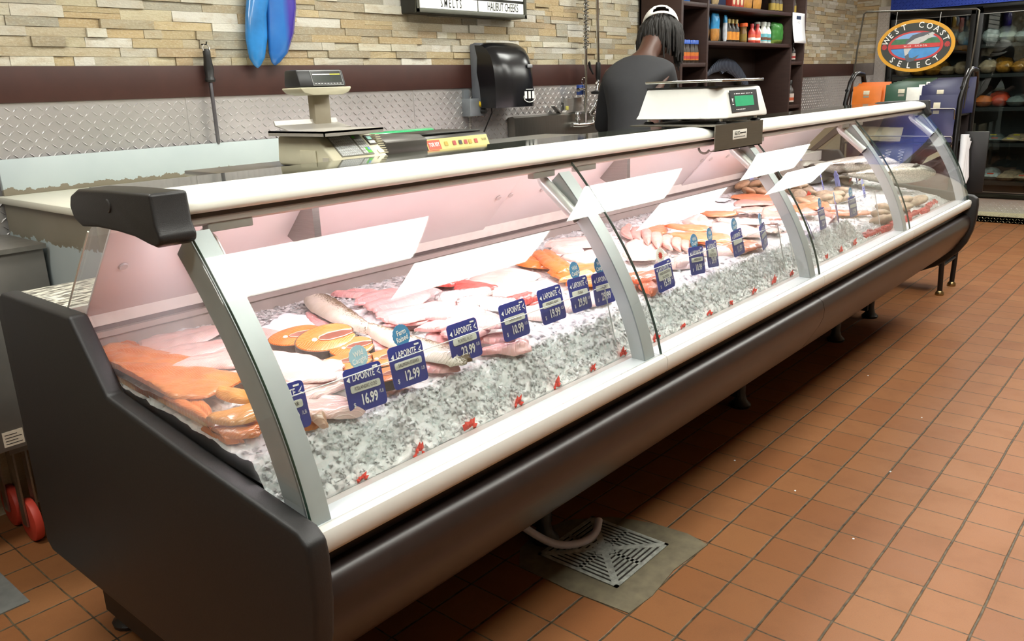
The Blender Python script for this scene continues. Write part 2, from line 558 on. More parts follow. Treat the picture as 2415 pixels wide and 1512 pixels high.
MB().box(0, LC, 1.11, 1.14, .3, .968).build('rear_wall', M('rear_steel', '#8b8985', .4, 1, .06), case)
for k, (x0, x1) in enumerate(((.03, 1.36), (1.33, 2.76), (2.73, 4.0))):
    d = .008 if k % 2 else 0
    b = MB().prism([(.60 + d, 1.2), (.868 + d, .922), (.873 + d, .926), (.605 + d, 1.204)], x0, x1)
    o = b.build('rear_door', REARW, case, bev=.0015)
    for xx in (x0 + .05, x0 + .22, x1 - .05):
        n = Vector((0, -.72, -.69))
        c = Vector((xx, .716 + d, 1.08)) + n * .002
        MB().tube([c, c + n * .003], [.011, .009], 12).build('finger_stud', M('stud_grey', '#b9b0ad', .4), o)
# canopy rail along the top
rail = [(.278, 1.229), (.264, 1.232), (.259, 1.24), (.262, 1.251), (.272, 1.261), (.292, 1.268), (.318, 1.2715), (.342, 1.272), (.342, 1.255), (.3, 1.245)]
MB().prism(rail, .0, LC).build('top_rail', RAILW, case, smooth=50)
MB().box(.0, LC, .342, .35, 1.25, 1.268).build('rail_groove', M('rail_gasket', '#5c4f4c', .6), case)
MB().box(.0, LC, .35, .36, 1.25, 1.2705).build('rail_lip', RAILW, case)
MB().box(.0, LC, .274, .28, 1.222, 1.23).build('rail_gasket', M('dark_gasket', '#4b423a', .7), case)
MB().prism([(.276, 1.223), (.276, 1.211), (.283, 1.2065), (.305, 1.2035), (.307, 1.219), (.46, 1.222), (.46, 1.23), (.3, 1.228)], .0, LC).build('canopy_soffit', M('soffit_grey', '#b4aaa2', .5, .2, .03), case)
MB().prism([(.36, 1.244), (.62, 1.252), (.62, 1.262), (.36, 1.2655)], .0, LC).build('top_shelf', M('smoked_glass_top', '#33382f', .06, 0, .05, spec=.6), case)
MB().prism([(.42, 1.22), (.56, 1.235), (.56, 1.25), (.42, 1.244)], .0, LC).build('canopy_core', M('canopy_core_grey', '#9a928c', .5), case)
MB().box(.43, 2.0, .63, 1.06, 1.225, 1.238).build('rear_shelf', STEEL, case, bev=.002)
for x in (.5, 1.9):
    MB().prism([(.63, 1.225), (1.0, 1.225), (.66, 1.05), (.63, 1.05)], x, x + .01).build('shelf_bracket', STEEL, case)
    MB().box(x, x + .02, .6, .63, 1.0, 1.25).build('shelf_bracket', STEEL, case)
for x in (LC - .03,):
    MB().prism([(.6, 1.2), (.62, 1.25), (.9, .99), (.87, .985)], x, x + .03).build('rear_upright', M('dark_upright', '#4a403b', .5), case)
# end caps on the canopy
capo = [(.19, 1.276), (.36, 1.274), (.47, 1.27), (.505, 1.257), (.516, 1.236), (.505, 1.212), (.475, 1.2), (.41, 1.204), (.335, 1.203), (.27, 1.199), (.22, 1.19), (.195, 1.187), (.178, 1.193), (.175, 1.205), (.186, 1.225)]
capo = [(y + .055, z + .0) for y, z in capo]
o = MB().prism(capo, -.062, .004).build('end_cap', BLACKP, case, bev=.012, seg=4)
c = [(-.0628, .405 + .011 * cos(a), 1.247 + .011 * sin(a)) for a in [radians(100 + 18 * i) for i in range(10)]]
MB().tube(c, .0016, 6).build('screw_cover', M('dark_plastic_edge', '#3a3836', .4), o)
MB().prism(capo, LC - .004, LC + .03).build('end_cap', BLACKP, case, bev=.01, seg=3)
# curved front panes, posts, gas struts
zz = [.729 + (1.2235 - .729) * i / 26 for i in range(27)]
def nrm(z):
    d = 1.50268 * (z - .729) + .2119
    l = hypot(1, d)
    return -1 / l, d / l
for k in range(4):
    t = .006
    prof = [(gy(z), z) for z in zz] + [(gy(z) + nrm(z)[0] * t, z + nrm(z)[1] * t) for z in reversed(zz)]
    MB().prism(prof, k * PW + .004, (k + 1) * PW - .003).build('front_glass', GLASS, case, smooth=20)
EDGE = M('green_glass_edge', '#2c4238', .15, 0, .05)
for k in range(5):
    xs = {0: (.002, .003), 4: (LC - .004, LC - .0032)}.get(k, (k * PW - .0029, k * PW - .0005))
    t = .0062
    prof = [(gy(z), z) for z in zz] + [(gy(z) + nrm(z)[0] * t, z + nrm(z)[1] * t) for z in reversed(zz)]
    MB().prism(prof, xs[0], xs[1]).build('glass_edge', EDGE, case)
for k in range(5):
    x0, x1, dp = {0: (.004, .046, .062), 4: (LC - .05, LC - .006, .045)}.get(k, (k * PW - .068, k * PW - .022, .04))
    g = .004
    a = [(gy(z) - nrm(z)[0] * g, z - nrm(z)[1] * g) for z in zz[:-1]]
    c = [(gy(z) - nrm(z)[0] * (g + dp), z - nrm(z)[1] * (g + dp) + .0) for z in zz[:-1]]
    c = [(y, max(z, .722)) for y, z in c]
    b = MB()
    b.prism(a + c[::-1], x0, x1)
    o = b.build('post', ALU, case, smooth=30)
    b = MB().prism([(y, z) for y, z in a] + [(y * .92 + q * .08, z * .92 + r * .08) for (y, z), (q, r) in reversed(list(zip(a, c)))], x0 - .0012, x0)
    b.build('post_edge', GREYP, o)
    if k in (1, 2, 3, 4, 0):
        xc = x0 - .016 if k else x1 + .02
        p0, p1 = Vector((xc, .325, 1.192)), Vector((xc, .198 if k else .235, 1.088 if k else 1.07))
        o = MB().tube([p0, p0.lerp(p1, .15), p1], [.009, .0165, .0165], 16).build('gas_strut', M('strut_grey', '#c3c5c2', .35, .5), case)
        MB().tube([p1, p1 + (p1 - p0).normalized() * .002], [.0145, .0145], 16).build('strut_end', M('dark_gasket', '#4b423a'), o)
    xa = k * PW
    for xx in ([xa - .16, xa + .03] if 0 < k < 4 else [.05] if k == 0 else [LC - .17]):
        MB().box(xx, xx + .09, .279, .3, 1.193, 1.212).build('hinge_block', M('hinge_grey', '#a6a39c', .45, .3), case, bev=.002)
# flat glass at both ends
hz = glass_mat('misted_end_glass', (.96, .97, .96), haze=.05)
for x in (-.003, LC - .002):
    pr = [(gy(z), z) for z in zz[2:]] + [(.6, 1.205), (.655, 1.17), (.845, .975), (.735, .985), (.615, .835), (.3, .788)]
    MB().prism(pr, x, x + .005).build('end_glass', hz if x < 0 else GLASS, case, smooth=0)
MB().tube([(-.003, .655, 1.172), (-.003, .845, .976)], .0022, 6).build('glass_edge', M('bright_glass_edge', '#cfd6cc', .2), case)
# lamps under the canopy
tube = MB()
for k in range(4):
    tube.cyl((k * PW + .1, .345, 1.2065), ((k + 1) * PW - .1, .345, 1.2065), .009, 12)
tube.build('lamp_tube', M('lamp_tube_white', '#fff2f4', .3, 0, .01, emit=1.0), case)
for k in range(4):
    ld = bpy.data.lights.new('case_lamp', 'AREA')
    ld.shape = 'RECTANGLE'
    ld.size = PW * .92
    ld.size_y = .05
    ld.energy = CASE_LAMP
    ld.color = (1, .87, .93)
    lo = bpy.data.objects.new('case_lamp', ld)
    COL.objects.link(lo)
    lo.parent = case
    lo.location = ((k + .5) * PW, .372, 1.2165)
    lo.rotation_euler = (radians(0), 0, 0)
# stainless bracket on the rail for the customer scale
plat = thing('scale_bracket', 'stainless steel bracket hooked over the counter rail under the white scale', 'bracket', (2.08, .25, 1.272))
b = MB().box(1.885, 2.26, .245, .58, 1.273, 1.277)
b.box(1.885, 2.26, .2435, .2465, 1.19, 1.277)
b.box(1.885, 2.26, .2435, .262, 1.19, 1.193)
b.build('plate', M('bracket_steel', '#8f8b83', .35, 1, .06, 12, stretch=(1, 1, 25)), plat)
hook = [(1.86 + .0 * i, .27 + .02 * cos(a), 1.205 + .018 * sin(a)) for i, a in enumerate([radians(200 + 20 * j) for j in range(9)])]
MB().tube(hook, .004, 8).build('hook', M('hook_grey', '#6a605c', .4), plat)
o = MB().box(2.015, 2.125, .2422, .2436, 1.222, 1.254).build('name_plate', M('name_plate_white', '#d9d6cc', .4), plat, bev=.002)
b = MB()
T = frame_T((2.0485, .2418, 1.242), (1, 0, 0), (0, 0, 1))
b.text('IGLOO', T, .018, .75, bold=.02)
for i in range(7):
    b.box(2.072 + .0065 * i, 2.0765 + .0065 * i, .2416, .242, 1.2395, 1.2445)
for i in range(13):
    b.box(2.024 + .0066 * i, 2.0285 + .0066 * i, .2416, .242, 1.2285, 1.231)
b.build('lettering', BLACKL, o, smooth=0, merge=False)
# ================================================================== crushed ice
def H(x, y):
    far = sm(2.95, 3.15, x)
    cr = .812 - .07 * far
    top = min(cr + (y - .155) * (.085 + .1 * far), .885)
    h = min(.712 + (y - .078) / .077 * (cr - .712), top) if y < .155 else top
    return h - .012 * (1 - sm(0, .1, x))
def ice_mat():
    m, N, L, P = newmat('crushed_ice')
    n = noise_n(N, L, 45, 4)
    c = mix_rgb(N, L, n.outputs[0], lin('#eef3f1'), lin('#fafcfc'))
    L.new(c, P.inputs['Base Color'])
    P.inputs['Roughness'].default_value = .22
    P.inputs['IOR'].default_value = 1.31
    P.inputs['Subsurface Weight'].default_value = .8
    P.inputs['Subsurface Radius'].default_value = (.03, .034, .034)
    P.inputs['Subsurface Scale'].default_value = 1
    bump(N, L, P, noise_n(N, L, 110, 4).outputs[0], .4, .003)
    return m
b = MB()
r = random.Random(11)
nx, ny = 420, 64
def iy(j):
    t = j / ny
    return .078 + .09 * (t / .3) if t < .3 else .168 + (.832 - .168) * ((t - .3) / .7)
vs = []
for i in range(nx + 1):
    for j in range(ny + 1):
        x, y = .004 + (LC - .008) * i / nx, iy(j)
        q = mnoise.noise(Vector((x * 38, y * 38, 3))) * .006 + mnoise.noise(Vector((x * 11, y * 11, 9))) * .008
        z = H(x, y) + q + r.uniform(-.0025, .0025)
        yo = y + (mnoise.noise(Vector((x * 40, H(x, y) * 60, 5))) * .005 if y < .17 else 0)
        if j == 0:
            z, yo = .715, .082
        vs.append((x, yo, z))
b.add(vs, [(i * (ny + 1) + j, (i + 1) * (ny + 1) + j, (i + 1) * (ny + 1) + j + 1, i * (ny + 1) + j + 1) for i in range(nx) for j in range(ny)])
# loose flakes lying at every angle
for _ in range(17000):
    x = r.uniform(.01, LC - .02)
    u = r.random()
    y = r.uniform(.085, .16) if u < .42 else r.uniform(.16, .825) if u < .85 else r.uniform(.72, .83)
    front = y < .158
    c = Vector((x, y, H(x, y) + r.uniform(-.003, .003)))
    nn = Vector((0, -.82, .57)) if front else Vector((0, -.08, 1))
    nn = (nn + Vector((r.gauss(0, .2), r.gauss(0, .2), r.gauss(0, .2)))).normalized()
    s = r.uniform(.004, .011) * (1.25 if not front else 1)
    a = nn.cross(Vector((r.uniform(-1, 1), r.uniform(-1, 1), r.uniform(-1, 1)))).normalized()
    d = nn.cross(a)
    c += nn * r.uniform(-.001, .003)
    p = [c + a * s * r.uniform(.6, 1), c + d * s * r.uniform(.4, .9), c - a * s * r.uniform(.6, 1), c - d * s * r.uniform(.4, .9), c + nn * s * .25]
    b.add(p, [(0, 1, 4), (1, 2, 4), (2, 3, 4), (3, 0, 4), (0, 3, 2, 1)])
ice = b.build('crushed_ice', ice_mat(), smooth=0, merge=False)
tag(ice, 'bed of crushed ice filling the fish counter', 'ice', kind='stuff')
# ================================================================== fish
FM = {
    'char': fish_mat('char_flesh', '#cf6a26', '#dc8740', '#eeb57e', freq=95, lines=.45),
    'charp': fish_mat('char_belly', '#d9884a', '#e6bd8e', '#efd2ae', freq=95, lines=.4),
    'chary': fish_mat('char_amber', '#c67f2c', '#d6983f', '#e9c47e', freq=95, lines=.5),
    'cod': fish_mat('cod_flesh', '#d3aaa2', '#e4c9c2', '#f8eeea', freq=120, lines=.6),
    'codd': fish_mat('cod_belly', '#c39a7e', '#d8bcaa', '#ead8c8', freq=80, lines=.3),
    'pink': fish_mat('pink_flesh', '#d89c9b', '#e6bab6', '#f3d8d3', k=.5, freq=70, lines=.22),
    'skin': fish_mat('pickerel_skin', '#c9bfac', '#e6dfd2', '#998a68', k=.0, freq=190, lines=.35, skin='#5b471f', sss=.05),
    'bass': fish_mat('bass_skin', '#cfcac7', '#e4dfdb', '#6a6361', k=0, freq=90, lines=.4, skin='#7d7674', sss=.05),
    'tuna': fish_mat('tuna_flesh', '#b8433c', '#cf6f68', '#e4a39c', freq=60, lines=.25),
    'hali': fish_mat('halibut_flesh', '#e0beb4', '#ecd4cd', '#f6e9e3', freq=60, lines=.25),
    'hali2': fish_mat('halibut_edge', '#e0c6bc', '#eed9d2', '#f6e9e3', freq=50, lines=.3, skin='#574b46'),
    'salm': fish_mat('salmon_flesh', '#d0661f', '#de8036', '#f0b57c', freq=100, lines=.5),
    'salmp': fish_mat('salmon_belly', '#dc9458', '#e6b586', '#f0d2b0', freq=100, lines=.4),
    'salm2': fish_mat('pale_salmon_flesh', '#d47a4a', '#e09468', '#f0bc98', freq=100, lines=.5),
    'sock': fish_mat('sockeye_flesh', '#cf5f33', '#de8463', '#eeb098', freq=80, lines=.35),
    'white': fish_mat('haddock_flesh', '#dcb9b0', '#ecd5ce', '#f9f0ec', freq=120, lines=.5),
    'snap': fish_mat('snapper_flesh', '#da998d', '#e6b5aa', '#f3d8cf', freq=70, lines=.22),
}
CATN = {'char': 'char_fillet', 'charp': 'char_fillet', 'chary': 'char_fillet', 'cod': 'cod_fillet', 'codd': 'cod_fillet', 'pink': 'fish_fillet', 'skin': 'pickerel_fillet', 'bass': 'bass_fillet', 'tuna': 'tuna_block',
        'hali': 'halibut_slab', 'hali2': 'halibut_slab', 'salm': 'salmon_fillet', 'salmp': 'salmon_fillet', 'salm2': 'salmon_fillet', 'sock': 'sockeye_fillet', 'white': 'white_fillet', 'snap': 'snapper_fillet'}
GRP = {'char': 'char fillets at the near end', 'cod': 'cod fillets behind the near post', 'pink': 'pink fillets in the first bay', 'skin': 'skin-on pickerel fillets', 'bass': 'striped bass fillets', 'tuna': 'tuna pieces', 'hali': 'halibut pieces',
       'salm': 'bright salmon fillets', 'salm2': 'pale salmon fillets', 'sock': 'sockeye fillets', 'white': 'white fillets', 'snap': 'snapper fillets'}
def fillet(kind, x0, y0, x1, y1, w, layer, label, seed):
    r = random.Random(seed * 13 + 5)
    L_, cx, cy, an = hypot(x1 - x0, y1 - y0), (x0 + x1) / 2, (y0 + y1) / 2, atan2(y1 - y0, x1 - x0)
    if w > L_ * 1.15:
        L_, w, an = min(w, .3), L_, an + pi / 2
    if seed < 12:
        w *= 1.3
        L_ *= 1.1
    w = min(w, .19, L_ * .75)
    L_ *= 1.06
    blunt = kind in ('tuna', 'hali') or (kind == 'salm' and layer == 3)
    nu, nv = 44, 17
    tail = r.random() < .5
    bend = r.uniform(-.12, .12) * L_
    T = (.017 if kind in ('hali', 'tuna', 'salm', 'sock', 'white') else .0115) * r.uniform(.85, 1.15)
    if kind in ('bass', 'skin'):
        T = .02
    off = .006 + .0095 * layer
    x_c, y_c, z_c = cx, cy, H(cx, cy)
    ca, sa = cos(an), sin(an)
    top, bot = [], []
    sd = r.uniform(0, 50)
    for i in range(nu + 1):
        t = i / nu
        tt = 1 - t if tail else t
        if blunt:
            prof = min(1, (min(t, 1 - t) / .07 + .05)) ** .5
        else:
            prof = max(.06, (sin(pi * min(1, tt * .92 + .08) ** .75)) ** .55) * (1 - .25 * tt)
            if t < .03 or t > .97:
                prof *= .6
        hw = w / 2 * prof * (1 + .07 * mnoise.noise(Vector((t * 5, sd, 0))))
        for j in range(nv + 1):
            s = 2 * j / nv - 1
            lx = (t - .5) * L_ + .006 * mnoise.noise(Vector((s * 2, sd, t)))
            ly = s * hw * (1 + .06 * mnoise.noise(Vector((t * 9, s, sd)))) + bend * (4 * (t - .5) ** 2 - .33)
            wx, wy = cx + lx * ca - ly * sa, cy + lx * sa + ly * ca
            wx, wy = min(max(wx, .008), LC - .02), min(max(wy, .10), .826)
            lx, ly = (wx - cx) * ca + (wy - cy) * sa, -(wx - cx) * sa + (wy - cy) * ca
            e = (1 - abs(s) ** 2.6) ** .6 if abs(s) < 1 else 0
            en = min(1, min(t, 1 - t) / (.05 if blunt else .12) + .12)
            dome = T * e * en ** .6
            groove = -T * .3 * exp(-(s / .12) ** 2) if kind in ('cod', 'pink', 'salm', 'salm2', 'white', 'char') else 0
            wav = .003 * mnoise.noise(Vector((wx * 45, wy * 45, sd))) + .0016 * mnoise.noise(Vector((lx * 40, abs(ly) * 130, sd)))
            base = max(H(wx, wy), z_c - .02) * .75 + z_c * .25 + off
            base = max(base, H(wx, wy) + .003)
            top.append((lx, ly, base + dome + groove * en + wav - z_c))
            bot.append((lx, ly, base - .002 - z_c - (.0 if e else 0)))
    n = (nu + 1) * (nv + 1)
    row = nv + 1
    fs = []
    for i in range(nu):
        for j in range(nv):
            a, b_, c, d = i * row + j, (i + 1) * row + j, (i + 1) * row + j + 1, i * row + j + 1
            fs += [(a, b_, c, d), (n + a, n + d, n + c, n + b_)]
    for i in range(nu):
        for j in (0, nv):
            a, b_ = i * row + j, (i + 1) * row + j
            fs.append((a, b_, n + b_, n + a))
    for j in range(nv):
        for i in (0, nu):
            a, b_ = i * row + j, i * row + j + 1
            fs.append((a, b_, n + b_, n + a))
    o = MB().add(top + bot, fs).build(CATN[kind], FM[kind], smooth=60, merge=False)
    o.location = (x_c, y_c, z_c)
    o.rotation_euler = (0, 0, an)
    g = GRP.get(kind) or GRP.get(kind[:4])
    return tag(o, label, 'fish fillet', g)
FISH = [
('char', 0.03, 0.786, 0.127, 0.536, 0.086, 2, 'orange char fillet with a pale crease on top of the near-end pile'),
('char', -0.012, 0.688, 0.094, 0.397, 0.114, 3, 'long orange char fillet lying across the near-end pile'),
('char', 0.1, 0.846, 0.104, 0.75, 0.033, 0, 'orange char tail tip poking from the ice at the rear of the near-end pile'),
('char', 0.12, 0.761, 0.162, 0.763, 0.056, 0, 'small orange tail tip beside the pale cod at the rear of the near end'),
('charp', -0.022, 0.532, 0.001, 0.32, 0.07, 1, 'orange char fillet with a white belly end pressed by the end glass'),
('char', 0.033, 0.466, 0.015, 0.296, 0.044, 2, 'narrow orange char fillet sloping down toward the end glass'),
('chary', 0.079, 0.403, 0.101, 0.288, 0.039, 3, 'short amber char fillet just behind the near post'),
('chary', 0.011, 0.295, 0.082, 0.244, 0.095, 3, 'broad amber char fillet folded over below the near post'),
('char', 0.004, 0.286, 0.066, 0.221, 0.048, 1, 'thin orange char fillet under the broad amber one'),
('charp', -0.01, 0.678, -0.012, 0.542, 0.044, 0, 'pale skin side of a char fillet at the edge of the near-end pile'),
('char', -0.004, 0.32, 0.025, 0.231, 0.037, 0, 'lowest orange char fillet blurred against the end glass'),  # added piece, stands in for an orange reflection in the end glass
('char', 0.114, 0.189, 0.153, 0.17, 0.037, 0, 'scrap of orange char on the ice under the ARCTIC CHAR tag'),
('cod', 0.112, 0.745, 0.305, 0.743, 0.136, 1, 'pale cod fillet running along the rear ice at the near end'),
('cod', 0.098, 0.645, 0.247, 0.617, 0.118, 2, 'pale cod fillet second from the rear at the near end'),
('cod', 0.329, 0.707, 0.341, 0.557, 0.121, 1, 'rounded pink cod fillet behind the near post by the salmon steaks'),
('cod', 0.082, 0.559, 0.266, 0.459, 0.12, 3, 'pale cod fillet crossing behind the near post'),
('cod', 0.202, 0.505, 0.272, 0.322, 0.105, 4, 'ribbed cod fillet pointing at the salmon steaks'),
('cod', 0.124, 0.449, 0.219, 0.407, 0.103, 2, 'short cod fillet between the char pile and the near post'),
('cod', 0.171, 0.392, 0.292, 0.27, 0.128, 4, 'broad ribbed cod fillet in the middle of the cod pile'),
('cod', 0.151, 0.334, 0.309, 0.251, 0.111, 3, 'cod fillet with a red edge above the ARCTIC CHAR tag'),
('cod', 0.149, 0.298, 0.281, 0.239, 0.092, 2, 'cod fillet behind the left edge of the ICELANDIC COD tag'),
('cod', 0.165, 0.273, 0.249, 0.187, 0.084, 1, 'white ribbed cod fillet between the ARCTIC CHAR and ICELANDIC COD tags'),
('cod', 0.159, 0.216, 0.247, 0.147, 0.074, 1, 'cod fillet resting on the front ice below the ICELANDIC COD tag'),
('codd', 0.13, 0.194, 0.158, 0.143, 0.028, 2, 'thin tan cod belly strip by the ARCTIC CHAR tag'),
('pink', 0.532, 0.728, 0.475, 0.482, 0.055, 0, 'pink pickerel fillet under the brown skin, flesh side up'),
('skin', 0.597, 0.775, 0.509, 0.421, 0.094, 2, 'brown skin-on pickerel fillet with its tail on the rear ice'),
('skin', 0.515, 0.464, 0.519, 0.143, 0.099, 3, 'brown skin-on pickerel fillet ending behind the PICKEREL tag'),
('pink', 0.466, 0.44, 0.486, 0.342, 0.076, 1, 'pink pickerel flesh between the two brown skins'),
('pink', 0.48, 0.216, 0.521, 0.153, 0.08, 1, 'pink pickerel flesh on the front ice by the SALMON STEAKS tag'),
('pink', 0.693, 0.81, 0.777, 0.718, 0.105, 0, 'pink fillet flat on the rear ice beside the pickerel tail'),
('pink', 0.663, 0.681, 0.826, 0.655, 0.144, 1, 'pink fillet second from the pickerel tail'),
('pink', 0.641, 0.572, 0.843, 0.576, 0.131, 2, 'pink sole fillet with a white centre line near the rear'),
('pink', 0.593, 0.477, 0.813, 0.438, 0.125, 3, 'long pink sole fillet in the middle of the sole pile'),
('pink', 0.588, 0.463, 0.821, 0.397, 0.109, 2, 'pink sole fillet with a dark dot in the middle of the pile'),
('pink', 0.601, 0.362, 0.812, 0.294, 0.116, 3, 'pink sole fillet pointing at the FRESH SOLE tag'),
('pink', 0.657, 0.383, 0.804, 0.347, 0.105, 4, 'pale pink sole fillet on top of the sole pile'),
('pink', 0.614, 0.311, 0.757, 0.225, 0.133, 5, 'broad cream sole fillet topmost on the sole pile'),
('pink', 0.599, 0.341, 0.65, 0.291, 0.1, 1, 'short pink sole fillet behind the PICKEREL tag'),
('pink', 0.66, 0.229, 0.747, 0.184, 0.095, 2, 'pink sole fillet between the PICKEREL and FRESH SOLE tags'),
('pink', 0.622, 0.182, 0.764, 0.152, 0.058, 1, 'pale sole fillet on the front ice under the FRESH SOLE tag'),
('pink', 0.599, 0.266, 0.71, 0.218, 0.083, 4, 'narrow pink sole fillet above the PICKEREL tag'),
('bass', 0.886, 0.738, 0.967, 0.636, 0.177, 1, 'pale striped bass fillet skin side up at the rear'),
('bass', 0.801, 0.491, 0.956, 0.439, 0.085, 3, 'dark striped bass fillet curled over the sole pile'),
('bass', 0.807, 0.423, 0.889, 0.406, 0.081, 3, 'small striped bass fillet with dotted silver skin'),
('bass', 0.863, 0.449, 0.933, 0.327, 0.125, 2, 'white striped bass fillet behind the FRESH SOLE tag'),
('pink', 0.84, 0.625, 0.868, 0.552, 0.082, 2, 'pink flesh of a bass fillet tucked under the pale striped skin'),
('tuna', 0.976, 0.675, 1.001, 0.6, 0.14, 2, 'red tuna block with a pale top by the striped bass'),
('tuna', 0.987, 0.593, 1.008, 0.478, 0.081, 1, 'long dark red tuna piece behind the curled bass'),
('tuna', 0.985, 0.383, 0.982, 0.322, 0.077, 2, 'red tuna piece beside the STRIPED BASS tag'),
('tuna', 0.976, 0.318, 1.109, 0.28, 0.069, 0, 'red and pale tuna strip in front of the halibut slab'),
('hali', 1.094, 0.65, 1.166, 0.473, 0.247, 0, 'large pale halibut slab lying flat on the ice at the rear'),
('hali', 0.965, 0.463, 1.183, 0.405, 0.112, 1, 'long white halibut strip in front of the flat slab'),
('hali', 0.932, 0.297, 1.224, 0.251, 0.096, 0, 'pale fillet behind the STRIPED BASS and TUNA tags'),
('salm', 1.354, 0.666, 1.335, 0.523, 0.155, 1, 'bright orange salmon tail piece with a pale tip'),
('salm', 1.417, 0.628, 1.278, 0.412, 0.081, 3, 'bright orange salmon piece cut square and laid across the others'),
('salm', 1.252, 0.439, 1.469, 0.369, 0.187, 2, 'large bright orange salmon fillet beside the middle post'),
('salmp', 1.187, 0.371, 1.336, 0.371, 0.053, 3, 'pale orange salmon belly strip on the large fillet'),
('salm', 1.231, 0.384, 1.37, 0.303, 0.102, 1, 'orange salmon fillet low on the ice behind the HALIBUT tag'),
('white', 1.569, 0.723, 1.778, 0.62, 0.152, 1, 'white fillet at the rear behind the bright salmon'),
('white', 1.477, 0.632, 1.574, 0.574, 0.123, 2, 'small white fillet with pink folds behind the bright salmon'),
('white', 1.41, 0.483, 1.601, 0.473, 0.153, 3, 'plump white fillet beside the middle post'),
('white', 1.472, 0.535, 1.526, 0.432, 0.135, 2, 'thin white fillet under the plump one by the middle post'),
('snap', 2.092, 0.725, 1.882, 0.578, 0.05, 1, 'pink snapper fillet at the near end of its overlapping row'),
('snap', 2.037, 0.645, 1.833, 0.506, 0.049, 2, 'second pink snapper fillet of the overlapping row from the middle post'),
('snap', 1.983, 0.567, 1.785, 0.435, 0.047, 3, 'third pink snapper fillet of the overlapping row from the middle post'),
('snap', 1.935, 0.496, 1.737, 0.368, 0.046, 4, 'fourth pink snapper fillet of the overlapping row from the middle post'),
('snap', 1.963, 0.471, 1.772, 0.348, 0.046, 3, 'fifth pink snapper fillet of the overlapping row from the middle post'),
('snap', 1.984, 0.441, 1.815, 0.334, 0.044, 2, 'sixth pink snapper fillet of the overlapping row from the middle post'),
('snap', 2.014, 0.421, 1.87, 0.328, 0.042, 1, 'last pink snapper fillet of the overlapping row beside the HADDOCK badge'),
('salm2', 2.08, 0.674, 2.09, 0.522, 0.184, 1, 'orange salmon fillet at the rear behind the snapper row'),
('salm2', 2.109, 0.554, 2.177, 0.412, 0.159, 3, 'orange salmon piece with a thin white edge laid on top at the rear'),
('salm2', 2.016, 0.487, 2.124, 0.294, 0.237, 2, 'long pale orange salmon fillet with a dotted line'),
('salm2', 2.046, 0.392, 2.085, 0.249, 0.168, 1, 'orange salmon fillet beside the BLACK COD badge'),
('salm2', 2.068, 0.3, 2.094, 0.155, 0.202, 1, 'orange salmon tail on the front ice behind the 11.99 tag'),
('white', 2.302, 0.6, 2.36, 0.462, 0.175, 2, 'cream white fillet at the rear above the long salmon'),
('hali2', 2.369, 0.471, 2.507, 0.305, 0.121, 3, 'white fillet with a strip of dark skin along its edge'),
('hali', 2.3, 0.476, 2.415, 0.29, 0.266, 1, 'large white halibut slab behind the 11.99 tag'),
('hali2', 2.445, 0.322, 2.393, 0.214, 0.092, 2, 'white fillet end with dark skin beside the second middle post'),
('white', 2.337, 0.325, 2.528, 0.274, 0.116, 0, 'pale fillet on the ice behind the 17.99 tag'),
('white', 1.741, 0.522, 1.812, 0.374, 0.255, 1, 'wide white haddock fillet in front of the snapper row'),
('white', 1.612, 0.419, 1.729, 0.334, 0.154, 2, 'white haddock fillet behind the SOCKEYE badge'),
('white', 1.738, 0.306, 1.736, 0.217, 0.144, 1, 'ribbed white haddock fillet between the SOCKEYE and HADDOCK tags'),
('white', 1.635, 0.295, 1.779, 0.248, 0.084, 0, 'thin haddock fillet on the front ice by the HADDOCK tag'),
('sock', 1.463, 0.292, 1.428, 0.181, 0.152, 2, 'deep orange sockeye fillet curled beside the SOCKEYE tag'),
('sock', 1.359, 0.288, 1.333, 0.204, 0.082, 0, 'deep orange sockeye fillet behind the middle post'),
('sock', 1.351, 0.208, 1.391, 0.157, 0.099, 1, 'thin pink sockeye fillet under the curled one'),
('white', 1.898, 0.295, 2.079, 0.229, 0.116, 0, 'pale fillet behind the HADDOCK and BLACK COD tags'),
('salm2', 3.08, 0.749, 3.27, 0.615, 0.262, 1, 'orange salmon fillet at the rear beside the clams'),
('salm2', 2.536, 0.615, 2.653, 0.513, 0.127, 1, 'orange salmon fillet in front of the white paper'),
('snap', 2.852, 0.634, 3.17, 0.528, 0.264, 1, 'long pink fillet below the orange fillet near the clams'),
('snap', 2.643, 0.523, 2.789, 0.457, 0.14, 2, 'pink fillet folded beside the white paper'),
('snap', 2.615, 0.403, 2.671, 0.318, 0.192, 3, 'pink fillet beside the second middle post'),
('snap', 2.79, 0.458, 2.779, 0.356, 0.167, 3, 'pink fillet crossing behind the second middle post'),
('salm2', 3.214, 0.58, 2.788, 0.359, 0.046, 2, 'orange fillet mostly hidden by the second middle post'),
('salm2', 3.251, 0.503, 3.269, 0.377, 0.461, 1, 'orange salmon fillet past the second middle post'),
('salm2', 3.323, 0.456, 3.347, 0.342, 0.204, 2, 'orange salmon fillet below the oysters'),
('snap', 2.871, 0.336, 2.908, 0.255, 0.127, 2, 'pink fillet beside the green leaf'),
('snap', 3.273, 0.343, 2.821, 0.148, 0.04, 1, 'pink fillet between the 22.99 and 11.99 tags'),
('salm2', 3.397, 0.327, 3.337, 0.244, 0.338, 1, 'orange salmon end piece on the front ice by the far tags'),
]
for i, f in enumerate(FISH):
    fillet(*f, i)
